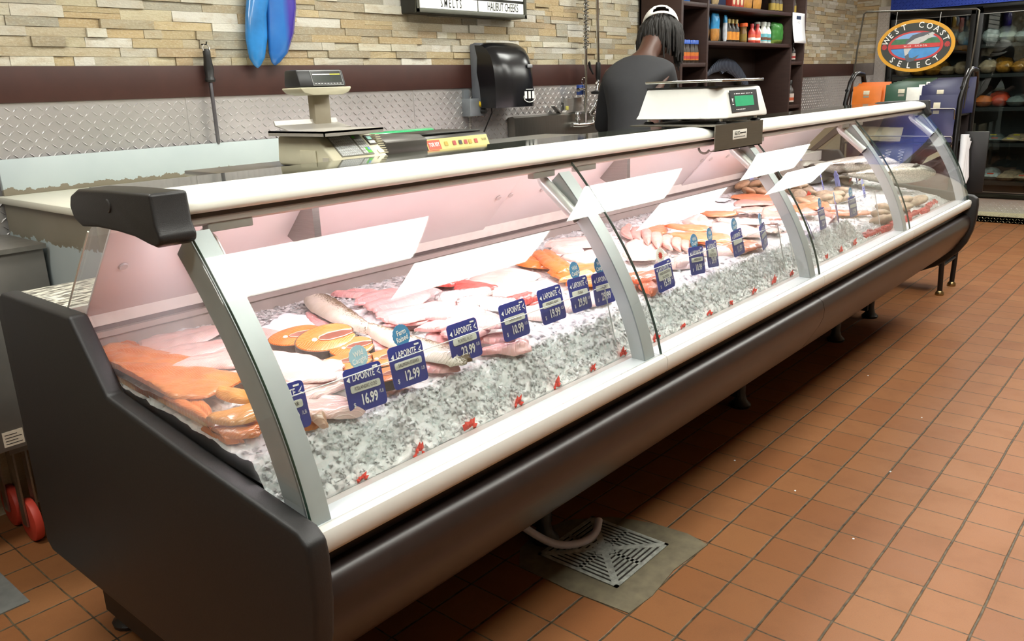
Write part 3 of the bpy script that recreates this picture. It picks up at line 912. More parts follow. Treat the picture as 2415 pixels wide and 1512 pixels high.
# salmon steaks: a cut ring of flesh with dark skin round its side
STK = fish_mat('steak_flesh', '#cf6c2a', '#dc8744', '#f2c290', k=1.2, freq=130, lines=.7)
SKN = M('dark_fish_skin', '#5b5148', .35, 0, .3, 120)
def steak(x, y, an, s, tilt, z, label):
    h = .012
    oc = [(.062 * s * cos(t) * (1 - .12 * cos(t)), .043 * s * sin(t)) for t in [radians(14 + 332 * i / 38) for i in range(39)]]
    ic = [(.05 * s, -.005 * s), (.03 * s, -.011 * s), (.0, -.012 * s), (-.018 * s, -.006 * s), (-.022 * s, 0), (-.018 * s, .006 * s), (0, .012 * s), (.03 * s, .011 * s), (.05 * s, .005 * s)]
    t = thing('salmon_steak', label, 'salmon steak', (0, 0, 0), 'salmon steaks')
    MB().prism(oc + ic, -h, h, 'z').build('flesh', STK, t, bev=.0035, seg=2, smooth=50)
    MB().prism([(p * 1.025, q * 1.03) for p, q in oc] + [(p * .985, q * .985) for p, q in reversed(oc)], -h * .98, h * .8, 'z').build('skin', SKN, t, smooth=50)
    MB().prism([(p * 1.0, q * 1.06) for p, q in ic] + [(p * .96, q * .82) for p, q in reversed(ic)], -h * .8, h * 1.06, 'z').build('membrane', M('steak_membrane', '#e2b3a4', .3, 0, .1), t, smooth=50)
    MB().ball((-.03 * s, 0, h), (.006 * s, .006 * s, .002), 10, 6).build('bone', M('steak_bone', '#e9d3c4', .4), t)
    t.location = (x, y, z)
    t.rotation_euler = (tilt, radians(-5), an)
steak(.366, .513, radians(-35), 1.0, radians(14), .876, 'orange salmon steak nearest the rear ice, tilted on its edge')
steak(.386, .425, radians(-25), 1.1, radians(22), .882, 'orange salmon steak with dark skin showing, second from the rear')
steak(.405, .36, radians(-30), .8, radians(20), .866, 'salmon steak half covered by the one with dark skin')
steak(.345, .305, radians(-40), .95, radians(8), .858, 'salmon steak behind the WILD CAUGHT badge of the ICELANDIC COD tag')
steak(.425, .268, radians(-30), .9, radians(10), .852, 'salmon steak just behind the SALMON STEAKS tag')
steak(.372, .205, radians(-20), .8, radians(4), .841, 'salmon steak on the front ice between the COD and SALMON STEAKS tags')
# red plastic garnish at the foot of the ice
RED = M('red_plastic_leaf', '#d8493c', .4, 0, .12, 60)
def garnish(x, y, z, s, seed, nm='plastic_garnish'):
    r = random.Random(seed)
    b = MB()
    for k in range(5):
        a = radians(-70 + 35 * k + r.uniform(-12, 12))
        l = s * r.uniform(.6, 1.1)
        base = Vector((x, y, z))
        tip = base + Vector((sin(a) * l * .7, -.004 - .004 * r.random(), cos(a) * l))
        mid = base.lerp(tip, .55)
        w = Vector((cos(a), 0, -sin(a))) * s * .26
        q = Vector((0, .004, 0))
        b.add([base, mid + w, tip, mid - w, mid + q + w * .5, mid - q], [(0, 1, 5), (1, 2, 5), (2, 3, 5), (3, 0, 5), (0, 4, 1), (1, 4, 2), (2, 4, 3), (3, 4, 0)])
    return b.build(nm, RED, smooth=0)
for i, (x, z) in enumerate(((.182, .72), (.331, .718), (.48, .72), (.641, .724), (.786, .722), (.937, .722), (1.078, .724), (1.248, .72), (1.401, .72), (1.566, .722), (1.717, .724), (1.89, .724), (2.054, .726), (2.21, .726), (2.385, .726), (2.562, .727), (2.725, .727), (2.889, .728))):
    s = .024 + .014 * ((i * 7) % 5) / 4
    tag(garnish(x, .0865, z - .006, s, i), 'red plastic leaf garnish frozen into the foot of the ice wall', 'garnish', 'red garnish along the ice')
b = MB()
for i in range(60):
    x = 3.08 + 1.25 * i / 60
    y = .10 + .02 * sin(i * .4) + .05 * sm(4.1, 4.4, x)
    rr = random.Random(i)
    b.tube([(x, y, .71), (x + rr.uniform(-.01, .01), y + rr.uniform(-.012, .008), .735 + rr.uniform(-.004, .01))], [.016, .008], 6)
b.tube([(3.05 + 1.3 * i / 20, .104 + .05 * sm(4.1, 4.4, 3.05 + 1.3 * i / 20), .724) for i in range(21)], .013, 8)
tag(b.build('garnish_strip', M('red_strip', '#b23a36', .4, 0, .25, 90), smooth=0), 'red plastic garnish strip edging the low ice at the far end', 'garnish strip')
for i, (x, y, z, s) in enumerate(((3.507, .533, .826, .05), (4.139, .539, .83, .045), (4.3, .539, .83, .04))):
    tag(garnish(x, y, z, s, 40 + i), ('bright red plastic garnish among the oysters', 'red plastic garnish beside the far lavender tag', 'red plastic garnish by the belly of the whole salmon')[i], 'garnish')
GRN = M('green_plastic_leaf', '#4f8f58', .4, 0, .1, 60)
b = MB()
for k in range(4):
    b.ball((2.89 + .012 * k, .31 - .008 * k, .84 + .004 * (k % 2)), (.012, .016, .005), 8, 5)
tag(b.build('garnish_leaf', GRN), 'green plastic leaf beside the second middle post', 'garnish')
# crumpled white paper sheets under the fish
PAP = M('white_paper', '#eef0f4', .6, 0, .02)
def paper(x, y, w, d, an, label, seed):
    b = MB()
    n = 12
    vs = []
    for i in range(n + 1):
        for j in range(n + 1):
            lx, ly = (i / n - .5) * w, (j / n - .5) * d
            wx, wy = x + lx * cos(an) - ly * sin(an), y + lx * sin(an) + ly * cos(an)
            wy = min(wy, .825)
            vs.append((wx, wy, H(wx, wy) + .008 + .011 * abs(mnoise.noise(Vector((wx * 22, wy * 22, seed)))) ** .7))
    b.add(vs + [(p[0], p[1], p[2] - .0015) for p in vs], [f for i in range(n) for j in range(n) for f in [(i * (n + 1) + j, (i + 1) * (n + 1) + j, (i + 1) * (n + 1) + j + 1, i * (n + 1) + j + 1)]])
    tag(b.build('paper_sheet', PAP, smooth=0, merge=False), label, 'paper', 'white papers under the fish')
paper(2.74, .66, .26, .2, .3, 'crumpled white paper behind the pink fillets near the clams', 3)
paper(.45, .65, .17, .14, .5, 'crumpled white paper on the ice between the cod and the pickerel', 8)
paper(2.95, .755, .12, .1, .1, 'white paper folded up against the liner beside the clams', 5)
# shellfish
CLAM = M('clam_shell', '#a98a6a', .45, 0, .3, 50, bmp=.5, bs=160)
OYS = M('oyster_shell', '#9c8a72', .6, 0, .4, 40, bmp=1, bs=60)
MEAT = M('shell_meat', '#d9c3a4', .3, 0, .25, 40)
def shell(x, y, z, s, seed, kind, label, grp):
    r = random.Random(seed)
    b = MB()
    n, m = 14, 9
    for up in (1, -1):
        vs = []
        for i in range(m + 1):
            t = i / m * pi / 2
            for k in range(n):
                a = 2 * pi * k / n
                R = sin(t) * (1 + (.25 if kind == 'oyster' else .05) * mnoise.noise(Vector((cos(a) * 2, sin(a) * 2, seed))))
                vs.append((R * cos(a) * s * 1.2, R * sin(a) * s * .9, up * (cos(t) * s * .42) * (1 + .3 * mnoise.noise(Vector((cos(a) * 3, t * 3, seed + up))) if kind == 'oyster' else 1)))
        b.add(vs, [(i * n + k, (i + 1) * n + k, (i + 1) * n + (k + 1) % n, i * n + (k + 1) % n) for i in range(m) for k in range(n)])
    o = b.build(kind, OYS if kind == 'oyster' else CLAM, smooth=60)
    o.location = (x, y, z + s * .25)
    o.rotation_euler = (r.uniform(-.35, .35), r.uniform(-.35, .35), r.uniform(0, 6.3))
    tag(o, label, kind, grp)
for i, (x, y) in enumerate(((3.37, .765), (3.31, .715), (3.26, .745), (3.44, .75), (3.34, .69), (3.41, .70), (3.28, .79), (3.50, .77))):
    shell(x, y, H(x, y) + .015 + .02 * (i % 3 == 0), .042, i, 'clam', 'brown clam in the heap by the rear liner and lavender tag', 'clams by the rear liner')
for i, (x, y) in enumerate(((3.58, .655), (3.70, .66), (3.50, .57), (3.66, .62), (3.54, .61), (3.64, .585), (3.72, .625), (3.6, .7), (3.56, .63), (3.62, .63))):
    shell(x, y, H(x, y) + .01 + .02 * (i > 7), .04, 20 + i, 'oyster', 'pale brown oyster in the heap behind the red garnish', 'oysters behind the red garnish')
for i, (x, y) in enumerate(((3.48, .485), (3.44, .49), (3.38, .505), (3.46, .515))):
    shell(x, y, H(x, y) + .008, .038, 40 + i, 'clam', 'brown clam on the ice in front of the red garnish', 'clams in front of the red garnish')
for i, (x, y) in enumerate(((3.65, .50), (3.59, .46), (3.585, .43), (3.67, .405), (3.63, .44), (3.55, .47))):
    shell(x, y, H(x, y) + .012 + .015 * (i == 4), .045, 60 + i, 'oyster', 'oyster in the small heap behind the far price tags', 'oysters behind the far tags')
for i, (x, y, l) in enumerate(((3.89, .49, 'oyster alone on the ice between two lavender tags'), (4.22, .60, 'oyster at the rear beside the whole salmon'), (4.15, .56, 'oyster beside the far lavender tag'),
                               (3.50, .17, 'large dark oyster beside the 12.99 tag'), (3.66, .20, 'large dark oyster beside the far post'), (3.80, .15, 'dark oyster in front of the ice mound by the far post'),
                               (4.05, .15, 'grey oyster on the red strip near the end glass'), (3.40, .13, 'dark oyster on the edge of the low ice'), (3.95, .2, 'oyster half buried in the white ice mound'))):
    shell(x, y, H(x, y) + .012, .05 if i > 2 else .04, 80 + i, 'oyster', l, None)
# whole salmon at the far end: a lofted body with fins, lying on their sides
def salmon_mat():
    m, N, L, P = newmat('silver_salmon_skin')
    tc = N.new('ShaderNodeTexCoord')
    sx = N.new('ShaderNodeSeparateXYZ')
    L.new(tc.outputs['Object'], sx.inputs[0])
    vo = N.new('ShaderNodeTexVoronoi')
    L.new(tc.outputs['Object'], vo.inputs[0])
    vo.inputs['Scale'].default_value = 130
    back = ramp(N, L, sx.outputs[1], -.02, .055)
    c = mix_rgb(N, L, back, lin('#cfcabb'), lin('#5e5f59'))
    c = mix_rgb(N, L, math_n(N, L, 'MULTIPLY', ramp(N, L, vo.outputs[0], .3, .6), .5), c, lin('#6b6a62'))
    L.new(c, P.inputs['Base Color'])
    P.inputs['Roughness'].default_value = .28
    P.inputs['Metallic'].default_value = .35
    bump(N, L, P, vo.outputs[0], .5, .002)
    return m
SALM = salmon_mat()
def whole_fish(name, loc, rot, L_, D, mat, label, cat):
    """nose toward +x; depth of body along y; lies on its side"""
    t = thing(name, label, cat, (0, 0, 0))
    st = [(0, .012, .012), (.03, .16, .1), (.08, .3, .17), (.16, .43, .25), (.28, .5, .3), (.42, .5, .3), (.56, .44, .26), (.7, .32, .18), (.82, .19, .11), (.9, .13, .06), (.93, .14, .05)]
    n = 22
    vs = []
    for u, d, h in st:
        for k in range(n):
            a = 2 * pi * k / n
            vs.append(((.5 - u) * L_, D * d * sin(a) * (1 + .06 * (sin(a) < 0)), D * h * cos(a)))
    b = MB().add(vs, [(i * n + k, i * n + (k + 1) % n, (i + 1) * n + (k + 1) % n, (i + 1) * n + k) for i in range(len(st) - 1) for k in range(n)] + [tuple(range(n)), tuple(range((len(st) - 1) * n, len(st) * n))[::-1]])
    o = b.build('body', mat, t, smooth=70)
    o.modifiers.new('s', 'SUBSURF').render_levels = 1
    fin = M('fin_grey', '#6d6a60', .4, 0, .15, 90, stretch=(1, 6, 1))
    def f(pts, nm):
        MB().prism([(p[0] * L_, p[1] * D) for p in pts], -.0022, .0022, 'z').build(nm, fin, t, bev=.0008)
    f([(-.41, .05), (-.41, -.05), (-.5, -.36), (-.52, -.3), (-.475, 0), (-.52, .3), (-.5, .36)], 'tail_fin')
    f([(.06, .47), (-.09, .44), (-.08, .6), (-.02, .66)], 'dorsal_fin')
    f([(-.17, -.32), (-.28, -.22), (-.29, -.36), (-.22, -.42)], 'anal_fin')
    f([(-.27, .24), (-.31, .2), (-.325, .3)], 'adipose_fin')
    f([(-.02, -.45), (-.1, -.4), (-.1, -.55)], 'pelvic_fin')
    MB().tube([(.28 * L_, -.25 * D, .18 * D), (.2 * L_, -.42 * D, .2 * D), (.16 * L_, -.46 * D, .17 * D)], [.008, .012, .003], 8).build('pectoral_fin', fin, t)
    MB().ball((.435 * L_, .07 * D, .105 * D), (.011, .011, .006), 12, 8).build('eye', M('fish_eye', '#20201e', .1), t)
    MB().tube([(.36 * L_, .2 * D, .185 * D), (.335 * L_, .0, .235 * D), (.36 * L_, -.2 * D, .185 * D)], .0025, 6).build('gill_line', M('gill_dark', '#4a4740', .5), t)
    MB().tube([(.485 * L_, -.03 * D, .05 * D), (.44 * L_, -.1 * D, .1 * D), (.4 * L_, -.12 * D, .15 * D)], .002, 6).build('mouth_line', M('gill_dark', '#4a4740', .5), t)
    t.location = loc
    t.rotation_euler = rot
    return t
whole_fish('whole_salmon', (4.05, .70, .905), (radians(-18), 0, radians(172)), .74, .2, SALM, 'bright silver whole salmon at the rear with its tail toward the end glass', 'whole fish')
whole_fish('whole_salmon', (4.12, .52, .93), (radians(-14), radians(4), radians(-28)), .68, .2, SALM, 'grey whole salmon slanting from the rear liner to the end glass', 'whole fish')
whole_fish('whole_salmon', (4.22, .36, .885), (radians(-10), radians(2), radians(-40)), .6, .19, SALM, 'grey whole salmon nearest the glass with its fin raised', 'whole fish')
# ================================================================== acrylic dividers and price tags
ACR = glass_mat('acrylic', (.97, .975, .975), f0=.05)
ACE = M('acrylic_edge', '#bfc4c0', .15, 0, .05)
for k in range(4):
    if k == 3:
        x0, x1 = 3.4, 4.3
        continue
    x0, x1 = k * PW + .03, (k + 1) * PW - .05
    if k == 2:
        x1 = 3.28
    t = thing('acrylic_divider', ('clear acrylic strip standing before the fish in the first glass bay', 'clear acrylic strip standing before the fish in the second glass bay', 'clear acrylic strip standing before the fish past the second middle post')[k], 'divider', (0, 0, 0), 'acrylic dividers')
    MB().prism([(.092, .722), (.136, .905), (.139, .904), (.095, .721)], x0, x1).build('sheet', ACR, t, smooth=0)
    MB().box(x0, x1, .1355, .1395, .9048, .9056).build('top_edge', ACE, t)
    for x in (x0, x1):
        MB().prism([(.092, .722), (.136, .905), (.139, .904), (.095, .721)], x - .0008, x + .0008).build('side_edge', ACE, t)
TAGB = M('tag_blue', '#33408f', .35, 0, .05)
TAGB2 = M('tag_pale_blue', '#8fa6cc', .35, 0, .05)
PLATE = M('name_strip', '#dfe2d6', .45, 0, .02)
BADGE = M('badge_blue', '#4a90bd', .4, 0, .03)
BADGL = M('badge_pale', '#a9d0de', .4, 0, .03)
LAV = M('tag_lavender', '#8f97cf', .4, 0, .05)
YEL = M('label_yellow', '#e6d36a', .5, 0, .03)
def rrect(w, h, r, n=5):
    out = []
    for cx, cy, a0 in ((w / 2 - r, h / 2 - r, 0), (-w / 2 + r, h / 2 - r, 90), (-w / 2 + r, -h / 2 + r, 180), (w / 2 - r, -h / 2 + r, 270)):
        for i in range(n + 1):
            a = radians(a0 + 90 * i / n)
            out.append((cx + r * cos(a), cy + r * sin(a)))
    return out
def flat(out, d0, d1):
    """outline in tag coordinates (x, z) as a thin plate between depths"""
    return MB().prism(out, d0, d1, 'y')
TX = lambda x, z, d=-.0022, a=0: frame_T((x, d, z), (cos(a), 0, sin(a)), (-sin(a), 0, cos(a)))
def price_tag(x, y, z, name, price, badge, label, lean=12, turn=0, roll=0, s=1.0):
    t = thing('price_tag', label, 'price tag', (0, 0, 0), 'fish price tags')
    w, h = .094, .088
    flat(rrect(w, h, .009), -.001, .001).build('card', TAGB, t, smooth=0)
    b = MB()
    b.text('LAPOINTE', TX(-.001, .0245), .0195, .62, bold=.015)
    b.text('$', TX(-.034, -.028), .013, .9, bold=.01)
    b.text(price, TX(.004, -.0225), .0285, .68, bold=.03)
    b.text('/LB', TX(.036, -.016), .0105, .8)
    for p in ([(-.043, .0225), (-.035, .017), (-.035, .029)], [(.032, .024), (.043, .0335), (.0385, .0255)], [(.032, .024), (.0395, .0225), (.043, .0165)]):
        b.add([(q[0], -.0022, q[1]) for q in p], [(0, 1, 2)])
    b.add([(q[0], -.0022, q[1]) for q in ((.024, .035), (.037, .035), (.037, .0385), (.024, .0385))], [(0, 1, 2, 3)])
    b.build('lettering', WHITEL, t, smooth=0, merge=False)
    if name:
        lines = name.split('\n')
        o = flat(rrect(.074, .0125 * len(lines) + .002, .004), -.0024, -.0012).build('name_strip', PLATE, t, smooth=0)
        o.location.z = .003
        b = MB()
        for i, ln in enumerate(lines):
            b.text(ln, TX(0, .0062 * (len(lines) - 1) - .0124 * i, -.003), .0105, min(.85, 11.5 / max(11, len(ln)) * .8))
        q = b.build('name_lettering', BLACKL, o, smooth=0, merge=False)
        q.location = (0, 0, 0)
    if badge:
        n = 36
        out = [((.0225 + (.0012 if i % 2 else 0)) * cos(2 * pi * i / n), (.0225 + (.0012 if i % 2 else 0)) * sin(2 * pi * i / n)) for i in range(n)]
        bx = -.002
        o = flat([(px_ + bx, pz + .062) for px_, pz in out], .0002, .0014).build('badge', {'leaf': WHITEP, 'pale': BADGL}.get(badge[0], BADGE), t, smooth=0)
        b = MB()
        if badge[0] == 'leaf':
            for a in range(0, 360, 30):
                c_, s_ = cos(radians(a)), sin(radians(a))
                b.add([(bx + .014 * c_, -.0006, .062 + .014 * s_), (bx + .006 * cos(radians(a + 25)), -.0006, .062 + .006 * sin(radians(a + 25))), (bx, -.0006, .062), (bx + .006 * cos(radians(a - 25)), -.0006, .062 + .006 * sin(radians(a - 25)))], [(0, 1, 2, 3)])
            b.build('badge_emblem', RED, o, smooth=0, merge=False)
        else:
            for i, ln in enumerate(badge[1].split('\n')):
                b.text(ln, TX(bx, .0685 - .0135 * i, -.0006, radians(8)), .0155, .8, bold=.02)
            b.build('badge_lettering', WHITEL, o, smooth=0, merge=False)
    MB().box(-.0065, .0065, .0012, .0026, -.078, .02).build('holder', ACR, t)
    t.location = (x, y, z)
    t.scale = (s, s, s)
    t.rotation_euler = (radians(-lean), radians(roll), radians(turn))
WC, FR = 'Wild\nCaught', 'Farm\nRaised'
for a in ((.083, .877, 'ARCTIC CHAR', '14.99', None, 'blue ARCTIC CHAR price tag half hidden by the near post', 12, 0, 1), (.267, .863, 'ICELANDIC COD', '16.99', ('pale', WC), 'blue ICELANDIC COD price tag at 16.99 with pale WILD CAUGHT badge', 12, 0, 2),
          (.382, .878, 'SALMON STEAKS', '12.99', ('b', FR), 'blue SALMON STEAKS price tag at 12.99 with FARM RAISED badge', 12, 0, 1), (.552, .885, 'PICKEREL FILLET', '23.99', None, 'blue PICKEREL FILLET price tag at 23.99 per pound', 12, 0, 0),
          (.723, .892, 'FRESH SOLE', '10.99', None, 'blue FRESH SOLE price tag at 10.99 per pound', 12, 0, 0), (.867, .898, 'STRIPED BASS', '19.99', None, 'blue BASS price tag at 19.99 between SOLE and TUNA', 14, 0, 0),
          (.986, .900, 'TUNA', '29.90', ('b', WC), 'blue TUNA price tag with round WILD CAUGHT badge', 14, 4, 3), (1.095, .893, 'HALIBUT', '29.99', ('b', WC), 'blue HALIBUT price tag at 29.99 beside the first middle post', 12, 0, 2),
          (1.418, .865, 'WILD SOCKEYE\nSALMON', '15.99', ('leaf', ''), 'blue WILD SOCKEYE SALMON tag at 15.99 with red leaf badge', 12, 0, -3), (1.617, .875, 'HADDOCK', '10.99', ('b', WC), 'blue HADDOCK price tag at 10.99 past the first middle post', 12, 0, 5),
          (1.72, .879, 'FRESH\nBLACK COD', '29.99', ('b', WC), 'blue BLACK COD price tag tilted beside the HADDOCK tag', 12, 6, 8), (1.905, .886, ' ', '11.99', ('b', WC), 'blue price tag at 11.99 before the large white halibut slab', 12, 4, -2),
          (2.115, .876, ' ', '17.99', ('b', WC), 'blue price tag at 17.99 next to the second middle post', 12, 14, -4), (2.549, .844, ' ', ' ', None, 'blue price tag toppled sideways past the second middle post', 30, 10, 30),
          (2.687, .860, ' ', '22.99', ('b', WC), 'blue price tag at 22.99 before the orange fillets', 12, 6, 2), (2.853, .866, ' ', '21.99', ('b', WC), 'dull blue price tag at 21.99 in front of the oysters', 12, 24, 0),
          (3.054, .862, ' ', '12.99', ('b', WC), 'dark blue price tag at 12.99 farthest along the front ice', 12, 0, 0)):
    price_tag(a[0], .157, a[1], a[2], a[3], a[4], a[5], a[6], a[7], a[8])
for i, (x, y, l) in enumerate(((3.387, .80, 'lavender card beside the clam heap at the rear liner'), (3.742, .55, 'lavender card with yellow strip standing in the middle of the far ice'), (3.896, .525, 'lavender card turned edge on in the far ice'),
                               (4.17, .516, 'lavender card in front of the whole salmon'), (3.829, .36, 'faint lavender card low on the far ice behind the 12.99 tag'), (4.05, .80, 'lavender card leaning on the rear liner above the whole salmon'))):
    t = thing('ice_card', l, 'price card', (0, 0, 0), 'lavender cards at the far end')
    flat([(-.034, -.045), (.034, -.045), (.034, .035), (.02, .042), (.012, .055), (-.012, .055), (-.02, .042), (-.034, .035)], -.001, .001).build('card', LAV, t, smooth=0)
    b = MB()
    for q in range(4):
        b.box(-.026, .026 - .01 * (q % 2), -.0022, -.0012, -.034 + .012 * q, -.029 + .012 * q)
    b.build('print', M('tag_print_blue', '#4a559c', .5), t)
    MB().box(-.026, .026, -.0022, -.0012, .017, .026).build('yellow_strip', YEL, t)
    MB().box(-.005, .005, .001, .002, -.08, 0).build('holder', ACR, t)
    t.location = (x, y, H(x, y) + .062 + (.04 if y > .79 else 0))
    t.rotation_euler = (radians(-14), 0, radians((10, 18, 40, 15, 10, 5)[i]))
# ================================================================== behind the counter
def rotz(t, d):
    t.rotation_euler = (0, 0, radians(d))
# --- low worktop cabinet with peeling paint against the wall
def peel(name, axis, lo, hi, flip=False):
    m, N, L, P = newmat(name)
    tc = N.new('ShaderNodeTexCoord')
    sx = N.new('ShaderNodeSeparateXYZ')
    L.new(tc.outputs['Object'], sx.inputs[0])
    n = noise_n(N, L, 22, 5, rough=.65)
    h = math_n(N, L, 'ADD', sx.outputs[2], math_n(N, L, 'MULTIPLY', math_n(N, L, 'SUBTRACT', n.outputs[0], .5), .07))
    f = math_n(N, L, 'GREATER_THAN', h, lo)
    if flip:
        f = math_n(N, L, 'LESS_THAN', h, lo)
    n2 = noise_n(N, L, 6, 2)
    bare = mix_rgb(N, L, n2.outputs[0], lin('#77705f'), lin('#898070'))
    paint = mix_rgb(N, L, n2.outputs[0], lin('#a9b6b8'), lin('#bac5c6'))
    L.new(mix_rgb(N, L, f, bare, paint), P.inputs['Base Color'])
    P.inputs['Roughness'].default_value = .45
    bump(N, L, P, f, .4, .002)
    return m
cnt = thing('prep_counter', 'old white-topped counter with peeling pale blue paint against the tiled back wall', 'counter', (.3, 1.34, 0))
MB().box(.3, 1.62, 1.36, YW - .03, .12, 1.105).build('body', peel('peeling_side', 2, 1.0, 0, True), cnt)
MB().box(.285, 1.64, 1.335, YW - .03, 1.105, 1.13).build('worktop', M('cream_worktop', '#d6d4c4', .45, 0, .02), cnt, bev=.006)
MB().box(.3, 1.62, YW - .05, YW - .03, 1.13, 1.25).build('splash_board', peel('peeling_board', 2, 1.147, 0), cnt, bev=.002)
for x in (.36, 1.55):
    for y in (1.42, 2.0):
        MB().cyl((x, y, 0), (x, y, .13), .02, 12).build('leg', STEEL, cnt)
eq = thing('steel_cabinet', 'grey steel equipment cabinet on red casters beyond the near end panel', 'cabinet', (-.3, 1.9, 0))
MB().box(-.75, .285, 1.75, YW - .03, .36, .985).build('body', M('grey_steel_cabinet', '#8b8782', .45, .7, .1, 7), eq, bev=.004)
MB().box(-.76, .29, 1.735, YW - .03, .985, 1.0).build('top', M('cabinet_top', '#8d8a83', .4, .7, .1), eq)
o = MB().box(.06, .12, 1.7485, 1.75, .375, .425).build('rating_label', M('label_white', '#d9cbb8', .5), eq)
b = MB()
for q in range(4):
    b.box(.066, .114 - .012 * (q % 2), 1.7478, 1.7484, .383 + .01 * q, .385 + .01 * q)
b.build('label_lines', BLACKL, o)
for x in (-.65, .11):
    for y in (1.82, 1.99):
        k = MB().box(x - .03, x + .03, y - .03, y + .03, .33, .36).box(x - .022, x - .016, y - .02, y + .02, .06, .335).box(x + .016, x + .022, y - .02, y + .02, .06, .335).build('caster_fork', STEEL, eq)
        MB().cyl((x - .014, y, .075), (x + .014, y, .075), .075, 22).build('wheel', M('red_wheel', '#c2402f', .5), k, bev=.006)
# --- sharpening steel on its hook
t = thing('sharpening_steel', 'sharpening steel with black handle hanging on the brown rail', 'sharpening steel', (1.11, YW - .05, 1.5))
MB().lathe([(.004, 0), (.0075, .01), (.0075, .24), (.006, .25)], (1.112, YW - .05, 1.245), 12).build('rod', M('steel_rod', '#77757a', .4, 1, .06), t)
MB().lathe([(.018, 0), (.021, .008), (.018, .016), (.016, .02), (.019, .05), (.014, .1), (.015, .115), (.01, .125)], (1.112, YW - .05, 1.488), 14).build('handle', BLACKP, t)
MB().tube([(1.112 + .014 * sin(a), YW - .05 + .003 * cos(a), 1.615 + .016 * cos(a)) for a in [2 * pi * i / 16 for i in range(17)]], .002, 6).build('ring', STEEL, t)
MB().tube([(1.112, YW - .02, 1.632), (1.112, YW - .055, 1.63), (1.112, YW - .06, 1.64)], .003, 6).build('hook', BLACKP, t)
# --- blue fish ornament whose tail hangs into view
BT = None
def tail_mat():
    m, N, L, P = newmat('glossy_blue_tail')
    tc = N.new('ShaderNodeTexCoord')
    sx = N.new('ShaderNodeSeparateXYZ')
    L.new(tc.outputs['Object'], sx.inputs[0])
    n = noise_n(N, L, 7, 3)
    c = mix_rgb(N, L, n.outputs[0], lin('#1550a8'), lin('#3d86cc'))
    e = ramp(N, L, math_n(N, L, 'ADD', sx.outputs[0], math_n(N, L, 'MULTIPLY', n.outputs[0], .05)), .085, .115)
    c = mix_rgb(N, L, e, c, lin('#4638a0'))
    L.new(c, P.inputs['Base Color'])
    P.inputs['Roughness'].default_value = .25
    P.inputs['Coat Weight'].default_value = .4
    return m
t = thing('fish_ornament', 'blue glossy fish wall ornament with its two tail lobes hanging down', 'ornament', (1.4, YW - .06, 1.55))
BT = tail_mat()
def lobe(pts, wid, nm, mat):
    b = MB()
    n = 14
    vs = []
    for (x, z), w in zip(pts, wid):
        for k in range(n):
            a = 2 * pi * k / n
            vs.append((x + w * cos(a), YW - .065 + min(.028, w * .55) * sin(a), z))
    m = len(pts)
    b.add(vs, [(i * n + k, i * n + (k + 1) % n, (i + 1) * n + (k + 1) % n, (i + 1) * n + k) for i in range(m - 1) for k in range(n)] + [tuple(range(n)), tuple(range((m - 1) * n, m * n))[::-1]])
    o = b.build(nm, mat, t, smooth=70, loc=(1.4, YW - .065, 1.7))
    return o
PB = M('pale_blue_lobe', '#2f7fc4', .25, 0, .3, 9, coat=.4)
lobe([(1.42, 2.05), (1.375, 1.86), (1.345, 1.75), (1.335, 1.66), (1.327, 1.58), (1.325, 1.55), (1.325, 1.54)], [.06, .052, .048, .05, .036, .016, .003], 'tail_lobe', PB)
lobe([(1.47, 2.05), (1.475, 1.9), (1.472, 1.78), (1.455, 1.68), (1.432, 1.6), (1.415, 1.562), (1.41, 1.55)], [.075, .075, .072, .064, .045, .02, .004], 'tail_lobe', BT)
b = MB().ball((1.48, YW - .09, 2.22), (.13, .07, .26), 16, 12)
b.build('body', BT, t, smooth=70, loc=(1.4, YW - .065, 1.7))
# --- menu board
t = thing('menu_board', 'black framed letter board listing fish hung on the stone wall', 'menu board', (2.65, YW - .05, 1.78))
x0, x1, zb, zt, yf = 2.19, 3.02, 1.79, 2.5, YW - .12
MB().box(x0, x1, yf + .004, YW - .015, zb, zt).build('case', M('menu_case_black', '#23231f', .5, 0, .1), t, bev=.004)
b = MB()
for q in ((x0, x0 + .022, zb, zt), (x1 - .018, x1, zb, zt), (x0, x1, zb, zb + .02), (x0, x1, zt - .02, zt)):
    b.box(q[0], q[1], yf - .006, yf + .006, q[2], q[3])
b.build('frame', M('menu_frame_grey', '#55554a', .4, .3, .05), t, bev=.002)
WB = M('lit_white_strip', '#f8f8f0', .4, 0, .01, emit=.35)
rows = [('SMELTS', 'HALIBUT CHEEKS'), ('MAHI MAHI', 'BC SNAPPER'), ('', ''), ('', ''), ('', ''), ('', ''), ('', ''), ('', '')]
for i, rw in enumerate(rows):
    for j, tx in enumerate(rw):
        a0, a1 = ((x0 + .03, 2.625), (2.637, x1 - .024))[j]
        z0 = zb + .022 + i * .066
        o = MB().box(a0, a1, yf - .001, yf + .004, z0, z0 + .052).build('letter_strip', WB, t)
        if tx:
            MB().text(' '.join(tx) if j == 0 else tx, frame_T(((a0 + a1) / 2 + .01, yf - .0022, z0 + .026), (1, 0, 0), (0, 0, 1)), .058, .55, bold=.012).build('lettering', BLACKL, o, smooth=0, merge=False)
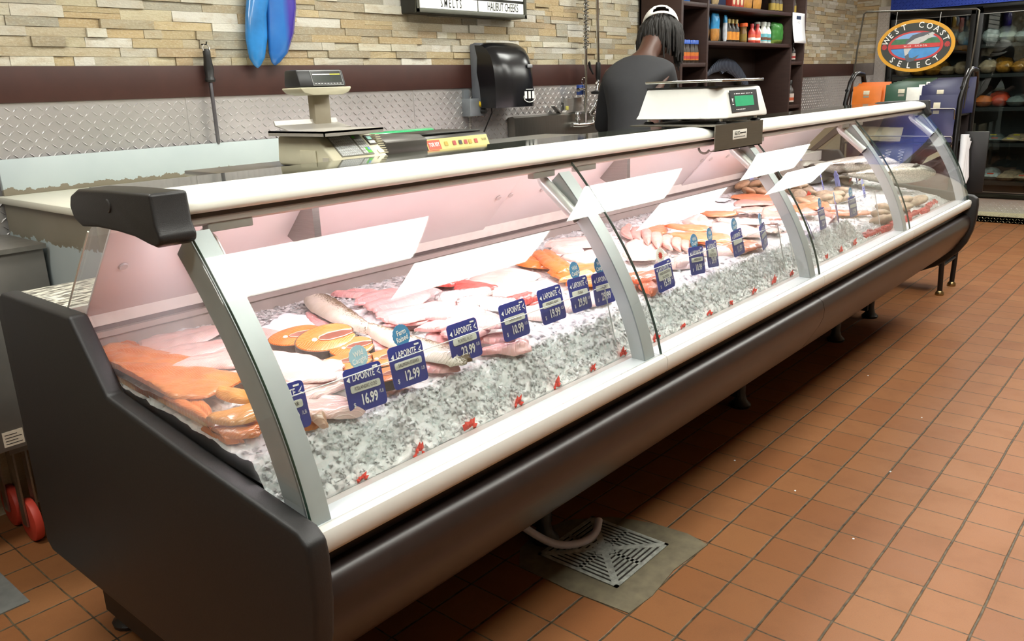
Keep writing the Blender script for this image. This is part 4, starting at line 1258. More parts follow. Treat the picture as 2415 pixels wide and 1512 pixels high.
# --- paper towel dispenser
t = thing('towel_dispenser', 'black paper towel dispenser with grey sides on the brown rail', 'dispenser', (2.78, YW - .02, 1.36))
GP = M('dispenser_grey', '#6b6e75', .5, 0, .05)
sx_, ex_ = 2.655, 2.965
back = [(YW - .024, 1.335), (YW - .024, 1.655), (YW - .06, 1.662), (YW - .1, 1.655), (YW - .085, 1.6), (YW - .075, 1.52), (YW - .095, 1.44), (YW - .105, 1.335)]
MB().prism(back, sx_, ex_).build('back_shell', GP, t, bev=.004)
cov = []
b = MB()
nx = 12
prof = [(YW - .06, 1.665), (YW - .13, 1.66), (YW - .175, 1.635), (YW - .205, 1.595), (YW - .225, 1.54), (YW - .235, 1.47), (YW - .238, 1.40), (YW - .235, 1.325), (YW - .1, 1.325), (YW - .09, 1.44), (YW - .07, 1.52), (YW - .08, 1.6)]
vs = []
for i in range(nx + 1):
    u = i / nx * 2 - 1
    k = 1 - .22 * abs(u) ** 4
    for y, z in prof:
        vs.append(((sx_ + ex_) / 2 + u * .158, YW - .07 + (y - YW + .07) * k, 1.33 + (z - 1.33) * (1 - .05 * abs(u) ** 4)))
m = len(prof)
b.add(vs, [(i * m + k, i * m + (k + 1) % m, (i + 1) * m + (k + 1) % m, (i + 1) * m + k) for i in range(nx) for k in range(m)] + [tuple(range(m))[::-1], tuple(range(nx * m, (nx + 1) * m))])
b.build('cover', M('smoked_black_cover', '#17171a', .22, 0, .08), t, smooth=45)
yq = YW - .2405
b = MB()
cx, cz = 2.885, 1.385
for dx in (-.032, 0, .032):
    b.box(cx + dx - .009, cx + dx + .009, yq, yq + .002, cz - .018, cz + .02)
b.tube([(cx + .05 * cos(a), yq, cz - .012 + .026 * sin(a)) for a in [radians(160 + 22 * i) for i in range(11)]], .0022, 5)
b.box(cx - .028, cx + .028, yq, yq + .002, cz + .028, cz + .032)
b.build('emblem', WHITEL, t)
MB().box(2.885, 2.925, YW - .2335, YW - .227, 1.528, 1.545).build('badge', M('badge_grey', '#a9abb0', .3, .5), t, bev=.002)
MB().box(2.955, 2.975, YW - .2, YW - .14, 1.39, 1.42).build('side_catch', BLACKP, t, bev=.003)
# --- outlet box with a yellow plug, conduit and cord
t = thing('outlet_box', 'grey metal outlet box with a yellow plug under the towel dispenser', 'outlet', (2.63, YW - .03, 1.28))
MB().box(2.585, 2.7, YW - .075, YW - .012, 1.285, 1.378).build('box', M('outlet_grey', '#8f959a', .4, .4, .05), t, bev=.003)
MB().box(2.59, 2.63, YW - .03, YW - .01, 1.378, 1.425).build('bracket', M('outlet_grey', '#8f959a'), t)
MB().tube([(2.665, YW - .075, 1.348), (2.675, YW - .11, 1.348), (2.69, YW - .13, 1.345)], [.018, .017, .012], 14).build('plug', M('yellow_plug', '#d9b51f', .4, 0, .05), t)
MB().tube([(2.67, YW - .075, 1.312), (2.68, YW - .1, 1.31)], [.014, .014], 12).build('socket', BLACKP, t)
b = MB()
for i in range(26):
    b.tube([(2.615 + .0085 * cos(2 * pi * k / 8), YW - .04 + .0085 * sin(2 * pi * k / 8), 1.285 - .0062 * i) for k in range(9)], .0024, 5)
b.cyl((2.615, YW - .04, 1.12), (2.615, YW - .04, 1.285), .007, 8)
b.build('conduit', STEEL, t)
MB().tube([(2.69, YW - .13, 1.345), (2.705, YW - .12, 1.3), (2.69, YW - .07, 1.2), (2.675, YW - .04, 1.12)], .004, 6).build('cord', BLACKP, t)
# --- label printing scale on the rear shelf
SC = M('scale_ivory', '#d6d0b4', .45, 0, .03)
t = thing('label_scale', 'ivory label-printing scale with keypad and raised customer display', 'scale', (.65, .78, 1.238))
w0, w1 = .632, .812
b = MB().prism([(.665, 1.2385), (.652, 1.246), (.672, 1.262), (.735, 1.314), (.75, 1.318), (.91, 1.318), (.92, 1.25), (.91, 1.2385)], w0, w1)
b.build('housing', SC, t, bev=.01, seg=3)
sl = Vector((0, .063, .052)).normalized()
fx = lambda u, v, d=.0: Vector((w0 + u * .54, .672, 1.262)) + sl * (v * .84) + Vector((0, -.637, .771)) * d
def panel(u0, u1, v0, v1, d, nm, mat, par):
    b = MB()
    b.add([fx(u0, v0, d - .002), fx(u1, v0, d - .002), fx(u1, v1, d - .002), fx(u0, v1, d - .002), fx(u0, v0, d), fx(u1, v0, d), fx(u1, v1, d), fx(u0, v1, d)], [(4, 5, 6, 7), (0, 1, 5, 4), (1, 2, 6, 5), (2, 3, 7, 6), (3, 0, 4, 7)])
    return b.build(nm, mat, par, smooth=0)
kp = panel(.055, .255, .002, .094, .0022, 'keypad', M('keypad_grey', '#8b8a80', .5), t)
KW, KG, KB = M('key_white', '#e4e6e4', .5), M('key_green', '#5fcf3f', .5), M('key_blue', '#6fa7e6', .5)
b = MB()
def key(b, u0, u1, v0, v1):
    b.add([fx(u0, v0, .0032), fx(u1, v0, .0032), fx(u1, v1, .0032), fx(u0, v1, .0032)], [(0, 1, 2, 3)])
for i in range(9):
    for j in range(8):
        key(b, .06 + .0142 * i, .06 + .0142 * i + .0125, .005 + .0109 * j, .005 + .0109 * j + .0092)
for i in range(4):
    for j in range(5):
        if (i, j) not in ((2, 0), (3, 0), (2, 1), (3, 1)):
            key(b, .197 + .0138 * i, .197 + .0138 * i + .012, .008 + .0135 * j, .008 + .0135 * j + .0115)
b.build('keys', KW, kp, smooth=0, merge=False)
b = MB()
key(b, .224, .251, .008, .0195)
key(b, .224, .2365, .0215, .033)
key(b, .197, .212, .078, .09)
b.build('green_keys', KG, kp, smooth=0, merge=False)
b = MB()
key(b, .239, .251, .0215, .033)
b.build('blue_key', KB, kp, smooth=0)
b = MB()
for j in range(8):
    for i in range(9):
        key(b, .0615 + .0142 * i, .0615 + .0142 * i + .007 + .003 * ((i * j) % 2), .0088 + .0109 * j, .0102 + .0109 * j)
ol = b.build('key_print', M('key_print', '#4a4d55', .6), kp, smooth=0, merge=False)
ol.location.z += .0004
panel(.275, .32, .045, .09, .002, 'label_slot', M('label_slot_dark', '#4b4034', .6), t)
panel(.283, .31, .068, .082, .003, 'green_switch', M('switch_green', '#3fae94', .4), t)
panel(.278, .317, .05, .062, .003, 'paper_label', KW, t)
panel(.29, .325, .004, .02, .002, 'rating_plate', M('plate_tan', '#d8d1b2', .4), t)
MB().box(.630, .6318, .69, .715, 1.248, 1.264).build('side_sticker', M('sticker_grey', '#c9c3b2', .4), t)
MB().box(.628, .6318, .74, .81, 1.242, 1.282).build('side_door', SC, t, bev=.002)
MB().box(.645, .665, .6495, .655, 1.241, 1.25).build('front_switch', M('switch_tan', '#b7a66d', .4), t)
b = MB()
for i in range(9):
    b.box(w1 - .002, w1 + .022 - .001 * i, .69 + .003 * i, .78, 1.262 + .006 * i, 1.2648 + .006 * i)
b.build('side_fins', SC, t)
PLAT = M('platter_steel', '#b9b5ad', .42, .55, .05, 10, stretch=(1, 20, 1))
MB().box(.605, .80, .665, .91, 1.327, 1.332).box(.605, .80, .665, .668, 1.319, 1.332).box(.605, .608, .665, .91, 1.319, 1.332).box(.65, .68, .7, .74, 1.316, 1.328).box(.74, .78, .7, .74, 1.316, 1.328).build('platter', PLAT, t)
MB().prism([(.85, 1.332), (.91, 1.345), (.915, 1.357), (.918, 1.357), (.914, 1.343), (.852, 1.33)], .63, .84).build('platter_back', PLAT, t)
MB().box(.757, .812, .90, .93, 1.24, 1.425).build('pole', M('pole_taupe', '#a39a86', .4, .3, .04), t, bev=.004)
MB().prism([(.69, 1.438), (.70, 1.428), (.73, 1.421), (.83, 1.421), (.852, 1.428), (.86, 1.438), (.86, 1.442), (.69, 1.442)], .86, .95, 'y').build('display_base', SC, t, bev=.003)
o = MB().prism([(.868, 1.443), (.884, 1.489), (.94, 1.489), (.947, 1.443)], .695, .852).build('display_head', M('display_black', '#232425', .4, 0, .1), t, bev=.006)
dn = Vector((0, -.077, .03)).normalized()
D = lambda u, v, d: Vector((.695 + u * .69, .868, 1.443)) + Vector((0, .016, .046)) / .0487 * v * .66 + Vector((0, -.945, .328)) * d
def dpan(u0, u1, v0, v1, d, nm, mat, par):
    return MB().add([D(u0, v0, d), D(u1, v0, d), D(u1, v1, d), D(u0, v1, d)], [(0, 1, 2, 3)]).build(nm, mat, par, smooth=0)
dpan(.062, .213, .006, .068, .0010, 'display_border', M('display_line', '#cfd2cf', .4), o)
dpan(.0635, .2115, .0075, .0665, .0014, 'display_panel', M('display_panel', '#1c1f1d', .2), o)
dpan(.068, .205, .02, .047, .0018, 'display_screen', M('display_screen', '#333a34', .15), o)
dpan(.07, .155, .05, .055, .0018, 'white_bar', WHITEL, o)
dpan(.155, .206, .05, .055, .0018, 'yellow_bar', M('bar_yellow', '#e6df3a', .4), o)
b = MB()
for i in range(9):
    b.add([D(.07 + .0152 * i, .0115, .002), D(.07 + .0152 * i + .01, .0115, .002), D(.07 + .0152 * i + .01, .0145, .002), D(.07 + .0152 * i, .0145, .002)], [(0, 1, 2, 3)])
b.build('display_print', M('display_line', '#cfd2cf'), o, smooth=0, merge=False)
MB().box(.69, .84, .60, .655, 1.2385, 1.245).build('label_tray', M('tray_steel_lip', '#b3ac96', .35, .8), t, bev=.001)
# --- stretch film wrapper and its green roll
t = thing('film_wrapper', 'grey stretch-film wrapping machine with yellow control panel behind the counter', 'wrapping machine', (1.15, .85, 1.238))
WG = M('wrapper_grey', '#5b5853', .4, .6, .08, 12)
MB().prism([(.77, 1.2385), (.77, 1.285), (.8, 1.297), (.98, 1.297), (.98, 1.2385)], .895, 1.06).build('side_housing', WG, t, bev=.004)
MB().prism([(.78, 1.2385), (.77, 1.243), (.787, 1.279), (.8, 1.288), (1.0, 1.29), (1.0, 1.2385)], 1.06, 1.345).build('housing', M('wrapper_dark', '#45433f', .35, .6, .08), t, bev=.003)
A = Vector((0, .017, .037)).normalized()
Q = lambda x, v, d=.001: Vector((1.065 + (x - 1.095) * .6, .77, 1.243)) + A * v + Vector((0, -.9087, .4175)) * d
def cpan(a0, a1, v0, v1, d, nm, mat, par):
    return MB().add([Q(a0, v0, d), Q(a1, v0, d), Q(a1, v1, d), Q(a0, v1, d)], [(0, 1, 2, 3)]).build(nm, mat, par, smooth=0)
cp = cpan(1.095, 1.555, .001, .04, .001, 'control_panel', M('panel_yellow', '#d9c774', .4), t)
o = cpan(1.10, 1.19, .006, .036, .0015, 'brand_plate', M('plate_red', '#d8502f', .4), cp)
MB().text('TOR REY', Matrix.Translation(Q(1.145, .021, .002)) @ frame_T((0, 0, 0), (1, 0, 0), A), .018, .6, bold=.02).build('lettering', WHITEL, o, smooth=0, merge=False)
for x, c in ((1.23, '#b89b2a'), (1.29, '#a8302a'), (1.335, '#22211f'), (1.375, '#a8302a'), (1.41, '#b89b2a'), (1.455, '#a8302a')):
    cpan(x - .012, x + .012, .014, .028, .003, 'button', M('button' + c, c, .4), cp)
MB().text('TB-500E', Matrix.Translation(Q(1.52, .024, .002)) @ frame_T((0, 0, 0), (1, 0, 0), A), .012, .6).build('model_lettering', BLACKL, cp, smooth=0, merge=False)
MB().box(1.07, 1.34, .81, .99, 1.29, 1.295).build('hot_plate', M('dark_plate', '#2a2a28', .3, .5), t, bev=.002)
t = thing('film_roll', 'roll of glossy green film lying behind the wrapping machine', 'film roll', (1.2, 1.045, 1.238))
MB().tube([(1.05, 1.04, 1.27), (1.345, 1.05, 1.27)], .03, 26).build('film', M('green_film', '#2f9e63', .22, 0, .05, coat=.4), t, bev=.002)
MB().tube([(1.04, 1.0395, 1.27), (1.355, 1.0505, 1.27)], .011, 14).build('core', M('roll_core', '#c9b48d', .7), t)
for x in (1.044, 1.351):
    MB().box(x - .004, x + .004, 1.025, 1.06, 1.238, 1.272).build('cradle', STEEL, t)
# --- sink with pre-rinse faucet
SS = M('sink_steel', '#8f8c86', .33, 1, .06, 10, stretch=(20, 1, 1))
t = thing('wash_sink', 'stainless steel sink with high backsplash along the back wall', 'sink', (3.4, 1.8, 0))
MB().prism([(YW - .015, .7), (YW - .015, 1.262), (YW - .05, 1.268), (YW - .066, 1.258), (YW - .07, 1.05), (YW - .35, .95), (YW - .36, .93), (YW - .36, .7)], 2.955, 4.2).build('backsplash', SS, t, smooth=30)
MB().box(2.955, 4.2, YW - .4, YW - .36, .68, .96).build('apron', SS, t, bev=.004)
for x in (3.0, 4.15):
    for y in (YW - .37, YW - .06):
        MB().cyl((x, y, 0), (x, y, .7), .02, 12).build('leg', STEEL, t)
t = thing('rinse_faucet', 'chrome pre-rinse faucet with spring riser mounted on the sink backsplash', 'faucet', (3.6, YW - .08, 1.2))
yb = YW - .1
MB().tube([(3.46, yb, 1.195), (3.52, yb, 1.19), (3.6, yb, 1.188), (3.675, yb, 1.192), (3.69, yb, 1.21), (3.69, yb, 1.25)], .013, 14).build('manifold', CHROME, t)
for x in (3.52, 3.69):
    MB().lathe([(.012, 0), (.014, .03), (.019, .034), (.019, .042), (.012, .046), (.012, .062), (.022, .066), (.02, .076), (.006, .08)], (x, yb, 1.19 if x < 3.6 else 1.225), 14).build('valve', CHROME, t)
    MB().cyl((x, yb, 1.2), (x, YW - .06, 1.2), .012, 12).build('inlet', CHROME, t)
MB().tube([(3.6, yb, 1.19), (3.605, yb, 1.45), (3.61, yb, 1.64)], .0105, 12).build('riser', CHROME, t)
b = MB()
pts = []
for i in range(420):
    a = 2 * pi * i / 14
    z = 1.645 + .62 * i / 420
    pts.append((3.612 + .02 * (z - 1.645) + .017 * cos(a), yb + .017 * sin(a), z))
b.tube(pts, .0035, 6)
b.build('spring', CHROME, t)
MB().tube([(3.61, yb, 1.63), (3.625, yb, 2.27), (3.64, yb, 2.3)], .008, 10).build('hose_core', M('hose_grey', '#6f6d68', .5), t)
MB().tube([(3.64, yb, 2.3), (3.66, yb - .02, 2.33), (3.69, yb - .02, 2.32), (3.7, yb - .02, 2.25), (3.712, yb - .02, 1.62), (3.714, yb - .02, 1.55)], .0095, 12).build('hose', CHROME, t)
MB().tube([(3.714, yb - .02, 1.56), (3.713, yb - .02, 1.55), (3.712, yb - .02, 1.47), (3.715, yb - .02, 1.455)], [.014, .016, .016, .012], 14).build('spray_grip', BLACKP, t)
MB().tube([(3.715, yb - .02, 1.455), (3.712, yb - .02, 1.43), (3.70, yb - .02, 1.39)], [.012, .016, .011], 14).build('spray_valve', CHROME, t)
MB().tube([(3.712, yb - .02, 1.445), (3.68, yb - .035, 1.442), (3.665, yb - .04, 1.436)], [.009, .011, .006], 10).build('spray_lever', CHROME, t)
MB().lathe([(.014, 0), (.035, .002), (.037, .016), (.014, .022)], (3.697, yb - .02, 1.37), 18).build('spray_head', BLACKP, t)
MB().tube([(3.675, yb - .01, 1.49), (3.655, yb, 1.53), (3.645, yb, 1.56), (3.65, yb, 1.565)], [.005, .008, .009, .004], 8).build('hook_handle', BLACKP, t)
MB().tube([(3.6, yb, 1.40), (3.52, yb - .03, 1.405), (3.46, yb - .05, 1.4)], [.008, .008, .012], 10).build('bracket_arm', CHROME, t)
MB().tube([(3.585 + .02 * cos(2 * pi * i / 16), yb, 1.45 + .022 * sin(2 * pi * i / 16)) for i in range(17)], .0025, 6).build('hook_ring', CHROME, t)
MB().tube([(3.63, yb - .02, 1.255), (3.64, yb - .04, 1.29), (3.65, yb - .05, 1.33), (3.7, yb - .06, 1.345)], [.014, .012, .011, .01], 12).build('spout', CHROME, t)
MB().tube([(3.62, yb - .02, 1.25), (3.70, yb - .03, 1.25), (3.72, yb - .03, 1.275)], [.01, .008, .012], 10).build('spout_valve', CHROME, t)
MB().box(3.555, 3.6, yb + .01, yb + .035, 1.37, 1.43).build('blue_clip', M('blue_plastic', '#35509a', .4), t, bev=.003)
t = thing('steel_tray', 'bent stainless steel tray propped behind the faucet', 'tray', (3.45, YW - .05, 1.26))
MB().prism([(3.34, 1.312), (3.345, 1.315), (3.41, 1.272), (3.45, 1.27), (3.475, 1.29), (3.47, 1.352), (3.62, 1.356), (3.62, 1.275), (3.43, 1.262), (3.4, 1.265)], YW - .058, YW - .028, 'y').build('sheet', STEEL, t)
t.location = (3.45, YW - .05, 1.26)
MB().box(3.45, 3.475, YW - .066, YW - .056, 1.283, 1.308).build('yellow_tab', M('tab_yellow', '#d9cf6a', .5), t, bev=.003)
# ================================================================== the person behind the counter
def skin_geo(verts, edges, radii, root=0, sub=2):
    me = bpy.data.meshes.new('sk')
    me.from_pydata(verts, edges, [])
    ob = bpy.data.objects.new('sk', me)
    COL.objects.link(ob)
    md = ob.modifiers.new('k', 'SKIN')
    md.use_smooth_shade = True
    ob.modifiers.new('s', 'SUBSURF').levels = sub
    for i, r in enumerate(radii):
        v = me.skin_vertices[0].data[i]
        v.radius = r if isinstance(r, tuple) else (r, r)
        v.use_root = (i == root)
    bpy.context.view_layer.update()
    m2 = bpy.data.meshes.new_from_object(ob.evaluated_get(bpy.context.evaluated_depsgraph_get()))
    g = ([tuple(v.co) for v in m2.vertices], [tuple(p.vertices) for p in m2.polygons])
    bpy.data.objects.remove(ob)
    return g
pf, pr = Vector((.85, .527, 0)), Vector((.527, -.85, 0))
per = thing('person', 'person in black shirt and white cap bending away behind the counter', 'person', (3.25, 1.44, 0))
SKIN = M('skin_tone', '#4a2e22', .5, 0, .06, sss=.1)
def A_(x, y, z):
    return (x, y, z)
PV = Vector((3.22, 1.43, .95))
sv = [PV, Vector((3.27, 1.45, 1.12)), Vector((3.35, 1.48, 1.3)), Vector((3.45, 1.52, 1.47)), Vector((3.57, 1.55, 1.565)), Vector((3.68, 1.575, 1.635)), Vector((3.77, 1.585, 1.70)), Vector((3.82, 1.585, 1.77))]
sr = [(.15, .12), (.14, .11), (.16, .115), (.15, .105), (.062, .062), (.07, .07), (.1, .09), (.075, .07)]
se = [(i, i + 1) for i in range(7)]
def limb(v, e, r, start, pts, rad):
    p = start
    for q, k in zip(pts, rad):
        v.append(Vector(q))
        r.append(k)
        e.append((p, len(v) - 1))
        p = len(v) - 1
    return p
shoulder = {}
hands = {}
for s in (-1, 1):
    a = sv[3] + pr * .15 * s - Vector((0, 0, .005))
    el = a + pr * .05 * s + pf * .1 - Vector((0, 0, .27))
    wr = el + pf * .2 - pr * .06 * s - Vector((0, 0, .1))
    pm = wr + pf * .075 - Vector((0, 0, .03))
    shoulder[s] = a
    hands[s] = (wr, pm)
    limb(sv, se, sr, 3, [a, a.lerp(el, .5), el, el.lerp(wr, .5), wr, pm], [.062, .052, .043, .038, .026, (.036, .016)])
    hp = PV + pr * .095 * s - Vector((0, 0, .05))
    kn = hp + pf * .03 - Vector((0, 0, .42))
    an = kn - pf * .02 - Vector((0, 0, .40))
    limb(sv, se, sr, 0, [hp, hp.lerp(kn, .5), kn, kn.lerp(an, .4), an, an + pf * .1 - Vector((0, 0, .045))], [.095, .08, .058, .058, .04, .035])
for s in (-1, 1):
    wr, pm = hands[s]
    base = [i for i, v in enumerate(sv) if (v - pm).length < 1e-6][0]
    d = (pm - wr).normalized()
    for k in range(4):
        o = pm + pr * (.027 - .018 * k) * s + d * .02
        l = (.026, .03, .028, .022)[k]
        limb(sv, se, sr, base, [o, o + d * l - Vector((0, 0, .006)), o + d * l * 1.7 - Vector((0, 0, .022)), o + d * l * 2.0 - Vector((0, 0, .04))], [.0095, .0085, .008, .006])
    o = wr - pr * .028 * s + d * .03
    limb(sv, se, sr, base, [o, o - pr * .022 * s + d * .03 - Vector((0, 0, .012)), o - pr * .02 * s + d * .055 - Vector((0, 0, .025))], [.011, .0095, .007])
g = skin_geo(sv, se, sr)
MB().add(*g).build('body', SKIN, per, smooth=80)
SH = M('black_shirt_cloth', '#242427', .85, 0, .1, 12, bmp=.25, bs=60)
v2, r2, e2 = [PV - Vector((0, 0, .08)), PV + Vector((0, 0, .05))] + sv[1:4] + [sv[3].lerp(sv[4], .75)], [(.165, .14), (.165, .135), (.165, .135), (.185, .14), (.165, .125), (.078, .075)], [(i, i + 1) for i in range(5)]
for s in (-1, 1):
    a = shoulder[s]
    el = a + pr * .05 * s + pf * .1 - Vector((0, 0, .27))
    limb(v2, e2, r2, 4, [a, a.lerp(el, .5), el, el + pf * .03 - Vector((0, 0, .015))], [.08, .07, .062, .06])
MB().add(*skin_geo(v2, e2, r2)).build('shirt', SH, per, smooth=80)
v3, r3, e3 = [PV + Vector((0, 0, .06)), PV - Vector((0, 0, .02))], [(.15, .13), (.155, .135)], [(0, 1)]
for s in (-1, 1):
    hp = PV + pr * .095 * s - Vector((0, 0, .06))
    kn = hp + pf * .03 - Vector((0, 0, .42))
    an = kn - pf * .02 - Vector((0, 0, .36))
    limb(v3, e3, r3, 1, [hp, hp.lerp(kn, .5), kn, an], [.105, .092, .075, .062])
MB().add(*skin_geo(v3, e3, r3)).build('trousers', M('dark_trousers', '#1d1e22', .9, 0, .1, 20), per, smooth=80)
for s in (-1, 1):
    an = PV + pr * .095 * s + pf * .01 - Vector((0, 0, .87))
    b = MB()
    b.prism([(-.09, 0), (.17, 0), (.175, .03), (.12, .055), (.05, .1), (-.07, .1), (-.095, .05)], -.045, .045, 'y', T=Matrix(((pf.x, pr.x, 0, an.x), (pf.y, pr.y, 0, an.y), (0, 0, 1, 0), (0, 0, 0, 1))))
    b.build('shoe', BLACKP, per, bev=.012, seg=2)
# head detail: face turned away; hair in locs; cap with its open back
hd = sv[6] + Vector((.02, .0, .02))
up = (Vector((0, 0, 1)) * .86 + pf * .5).normalized()
fw = (pf - up * pf.dot(up)).normalized()
sd = fw.cross(up)
HT = Matrix(((fw.x, sd.x, up.x, hd.x), (fw.y, sd.y, up.y, hd.y), (fw.z, sd.z, up.z, hd.z), (0, 0, 0, 1)))
b = MB()
b.ball((.0, 0, .01), (.102, .08, .118), 18, 14, HT)
b.ball((.03, 0, -.07), (.068, .058, .062), 14, 10, HT)
b.ball((.106, 0, -.018), (.02, .015, .026), 8, 6, HT)
for s in (-1, 1):
    b.ball((-.005, .08 * s, -.01), (.02, .01, .032), 8, 6, HT)
b.build('head', SKIN, per, smooth=80)
b = MB()
for s in (-1, 1):
    b.ball((.09, .032 * s, .015), (.014, .014, .009), 8, 6, HT)
b.tube([HT @ Vector((.094, -.024, -.072)), HT @ Vector((.102, 0, -.074)), HT @ Vector((.094, .024, -.072))], .005, 6)
b.build('eyes_and_mouth', M('face_dark', '#1a0f0c', .4), per)
b = MB()
r = random.Random(4)
for k in range(300):
    a = radians(r.uniform(42, 318))
    el = r.uniform(-.1, 1.0)
    rt = Vector((.1 * cos(a) * cos(el * .9), .086 * sin(a) * cos(el * .9), .005 + .1 * sin(el * .9)))
    dirn = Vector((cos(a) * .85 - .35, sin(a) * .95, 0))
    l = r.uniform(.13, .22) * (1.12 if abs(a - pi) < 1.2 else .9)
    pts = []
    for i in range(6):
        t = i / 5
        w = HT @ (rt + dirn * (.05 * sin(min(1, t * 1.6) * pi / 2)) + Vector((0, 0, 0)))
        w.z -= l * t ** 1.25
        w += Vector((r.uniform(-.004, .004), r.uniform(-.004, .004), 0))
        pts.append(w)
    b.tube(pts, [.0085, .0095, .009, .0085, .0075, .004], 6)
b.build('hair', M('black_hair', '#191512', .7, 0, .3, 60, bmp=.5, bs=200), per, smooth=60)
CAPM = M('white_cap_cloth', '#e9e7e2', .85, 0, .03, 30, bmp=.15, bs=300)
vs, fs = [], []
nu, nv = 40, 12
hole = set()
for i in range(nv + 1):
    e = radians(2 + 88 * i / nv)
    for k in range(nu):
        a = 2 * pi * k / nu
        vs.append(HT @ Vector((.128 * cos(a) * cos(e), .108 * sin(a) * cos(e), .03 + .115 * sin(e))))
for i in range(nv):
    for k in range(nu):
        a = (k + .5) / nu * 360
        if 1 <= i <= 3 and abs(a - 180) < (28, 24, 14)[i - 1]:
            continue
        fs.append((i * nu + k, i * nu + (k + 1) % nu, (i + 1) * nu + (k + 1) % nu, (i + 1) * nu + k))
o = MB().add(vs, fs).build('cap', CAPM, per, smooth=60)
o.modifiers.new('t', 'SOLIDIFY').thickness = .003
b = MB()
vs = []
for i in range(9):
    a = radians(-62 + 124 * i / 8)
    for q in (.122, .122 + .075 * cos(radians(-62 + 124 * i / 8)) ** .6):
        vs.append(HT @ Vector((q * cos(a), q * sin(a) * .88, .032 - .02 * (q - .12) / .07 - .012 * abs(sin(a)))))
b.add(vs, [(2 * i, 2 * i + 1, 2 * i + 3, 2 * i + 2) for i in range(8)])
q = b.build('brim', CAPM, o, smooth=60)
q.modifiers.new('t', 'SOLIDIFY').thickness = .004
MB().ball((0, 0, .146), (.009, .009, .005), 10, 6, HT).build('cap_button', CAPM, o)
b = MB()
for k in range(6):
    a = radians(60 * k + 30)
    b.tube([HT @ Vector((.129 * cos(a) * cos(e), .109 * sin(a) * cos(e), .0305 + .116 * sin(e))) for e in [radians(30 + 58 * i / 8) if abs(k - 2.5) < 1 else radians(4 + 84 * i / 8) for i in range(9)]], .0012, 5)
b.build('cap_seam', M('cap_seam_grey', '#c9c7c2', .9), o)
# ================================================================== wall shelf and its goods
WOOD = M('espresso_wood', '#3a2823', .5, 0, .14, 8, stretch=(1, 1, 9), spec=.35)
t = thing('shelf_unit', 'dark brown wooden shelf unit with bottles and bags against the stone wall', 'shelf unit', (5.3, 1.75, 0))
yf, yb = 1.75, 2.068
for x0, x1, n in ((4.33, 4.36, 'side_panel'), (4.69, 4.715, 'divider'), (6.14, 6.165, 'divider'), (6.40, 6.425, 'side_panel')):
    MB().box(x0, x1, yf, yb, .1, ZC - .1).build(n, WOOD, t, bev=.002)
MB().box(4.33, 6.425, yb - .015, yb, .1, ZC - .1).build('back_panel', M('shelf_back', '#2a1d1a', .55, 0, .12, 10), t)
MB().box(4.27, 6.44, yf - .015, yb, ZC - .1, ZC - .07).build('top_panel', WOOD, t)
for x0, x1, z in ((4.36, 4.69, 1.905), (4.715, 6.14, 1.905), (6.165, 6.40, 1.905), (4.715, 6.14, 1.665), (4.36, 4.69, 1.52), (6.165, 6.40, 1.53), (6.165, 6.40, 1.18), (4.36, 4.69, 1.2), (4.36, 6.40, .85), (4.36, 6.40, 2.2)):
    MB().box(x0, x1, yf + .003, yb - .015, z, z + .028).build('shelf', WOOD, t, bev=.002)
def bottle(nm, x, y, z, h, r_, body, cap, label, txt, cat='bottle', grp=None, lab2=None, neck=.4):
    t = thing(nm, txt, cat, (x, y, z), grp)
    MB().lathe([(r_ * .9, 0), (r_, .006), (r_, h * .55), (r_ * .82, h * .64), (r_ * neck, h * .76), (r_ * neck, h * .86)], (x, y, z), 14).build('body', body, t, smooth=50)
    MB().lathe([(r_ * neck * 1.25, h * .82), (r_ * neck * 1.25, h * .98), (r_ * neck * 1.1, h)], (x, y, z), 12).build('cap', cap, t, smooth=50)
    if label:
        MB().lathe([(r_ * 1.015, h * .12), (r_ * 1.015, h * .46)], (x, y, z), 14).build('label', label, t, smooth=50)
    if lab2:
        MB().lathe([(r_ * 1.02, h * .18), (r_ * 1.02, h * .3)], (x, y, z), 14).build('label_band', lab2, t, smooth=50)
    return t
def bag(nm, x, y, z, w, h, d, m1, txt, cat='bag', grp=None, m2=None, split=.45, seed=1):
    """pillow pack standing on its lower edge, printed in two colours"""
    r = random.Random(seed)
    t = thing(nm, txt, cat, (x, y, z), grp)
    n, m = 10, 12
    for lo, hi, mt, part in ((0, split, m2 or m1, 'lower_print'), (split, 1, m1, 'pack')):
        b = MB()
        for s in (1, -1):
            vs = []
            for i in range(n + 1):
                for j in range(m + 1):
                    u, v = i / n * 2 - 1, lo + (hi - lo) * j / m
                    e = max(0, (1 - abs(u) ** 3)) ** .5 * max(0, 1 - abs(2 * v - 1) ** 4) ** .6
                    vs.append((x + u * w / 2 * (1 - .06 * sin(v * pi)), y - s * (d / 2 * e * (1 + .18 * mnoise.noise(Vector((u * 3, v * 5, seed))))), z + v * h))
            b.add(vs, [(i * (m + 1) + j, (i + 1) * (m + 1) + j, (i + 1) * (m + 1) + j + 1, i * (m + 1) + j + 1) for i in range(n) for j in range(m)])
        b.build(part, mt, t, smooth=70)
    return t
def foil(n, c, **k):
    return M(n, c, .28, .15, .18, 30, bmp=.5, bs=25, **k)
F_BLUE, F_TAN, F_GRN = foil('foil_blue', '#3f9bd2'), foil('foil_tan', '#c98f4d'), foil('foil_green', '#3f7f3a')
C_ = lambda h: M('pack' + h, h, .35, 0, .08, 60)
ys = 1.84
for i, x in enumerate((4.78, 4.86, 4.975)):
    bag('snack_bag', x, ys + .02 * (i % 2), 1.693, .10, .2, .05, F_BLUE, ('blue snack bag nearest the shelf divider', 'blue snack bag second from the shelf divider', 'blue snack bag with a green flash, third from the divider')[i], grp='blue snack bags', m2=F_TAN, seed=i)
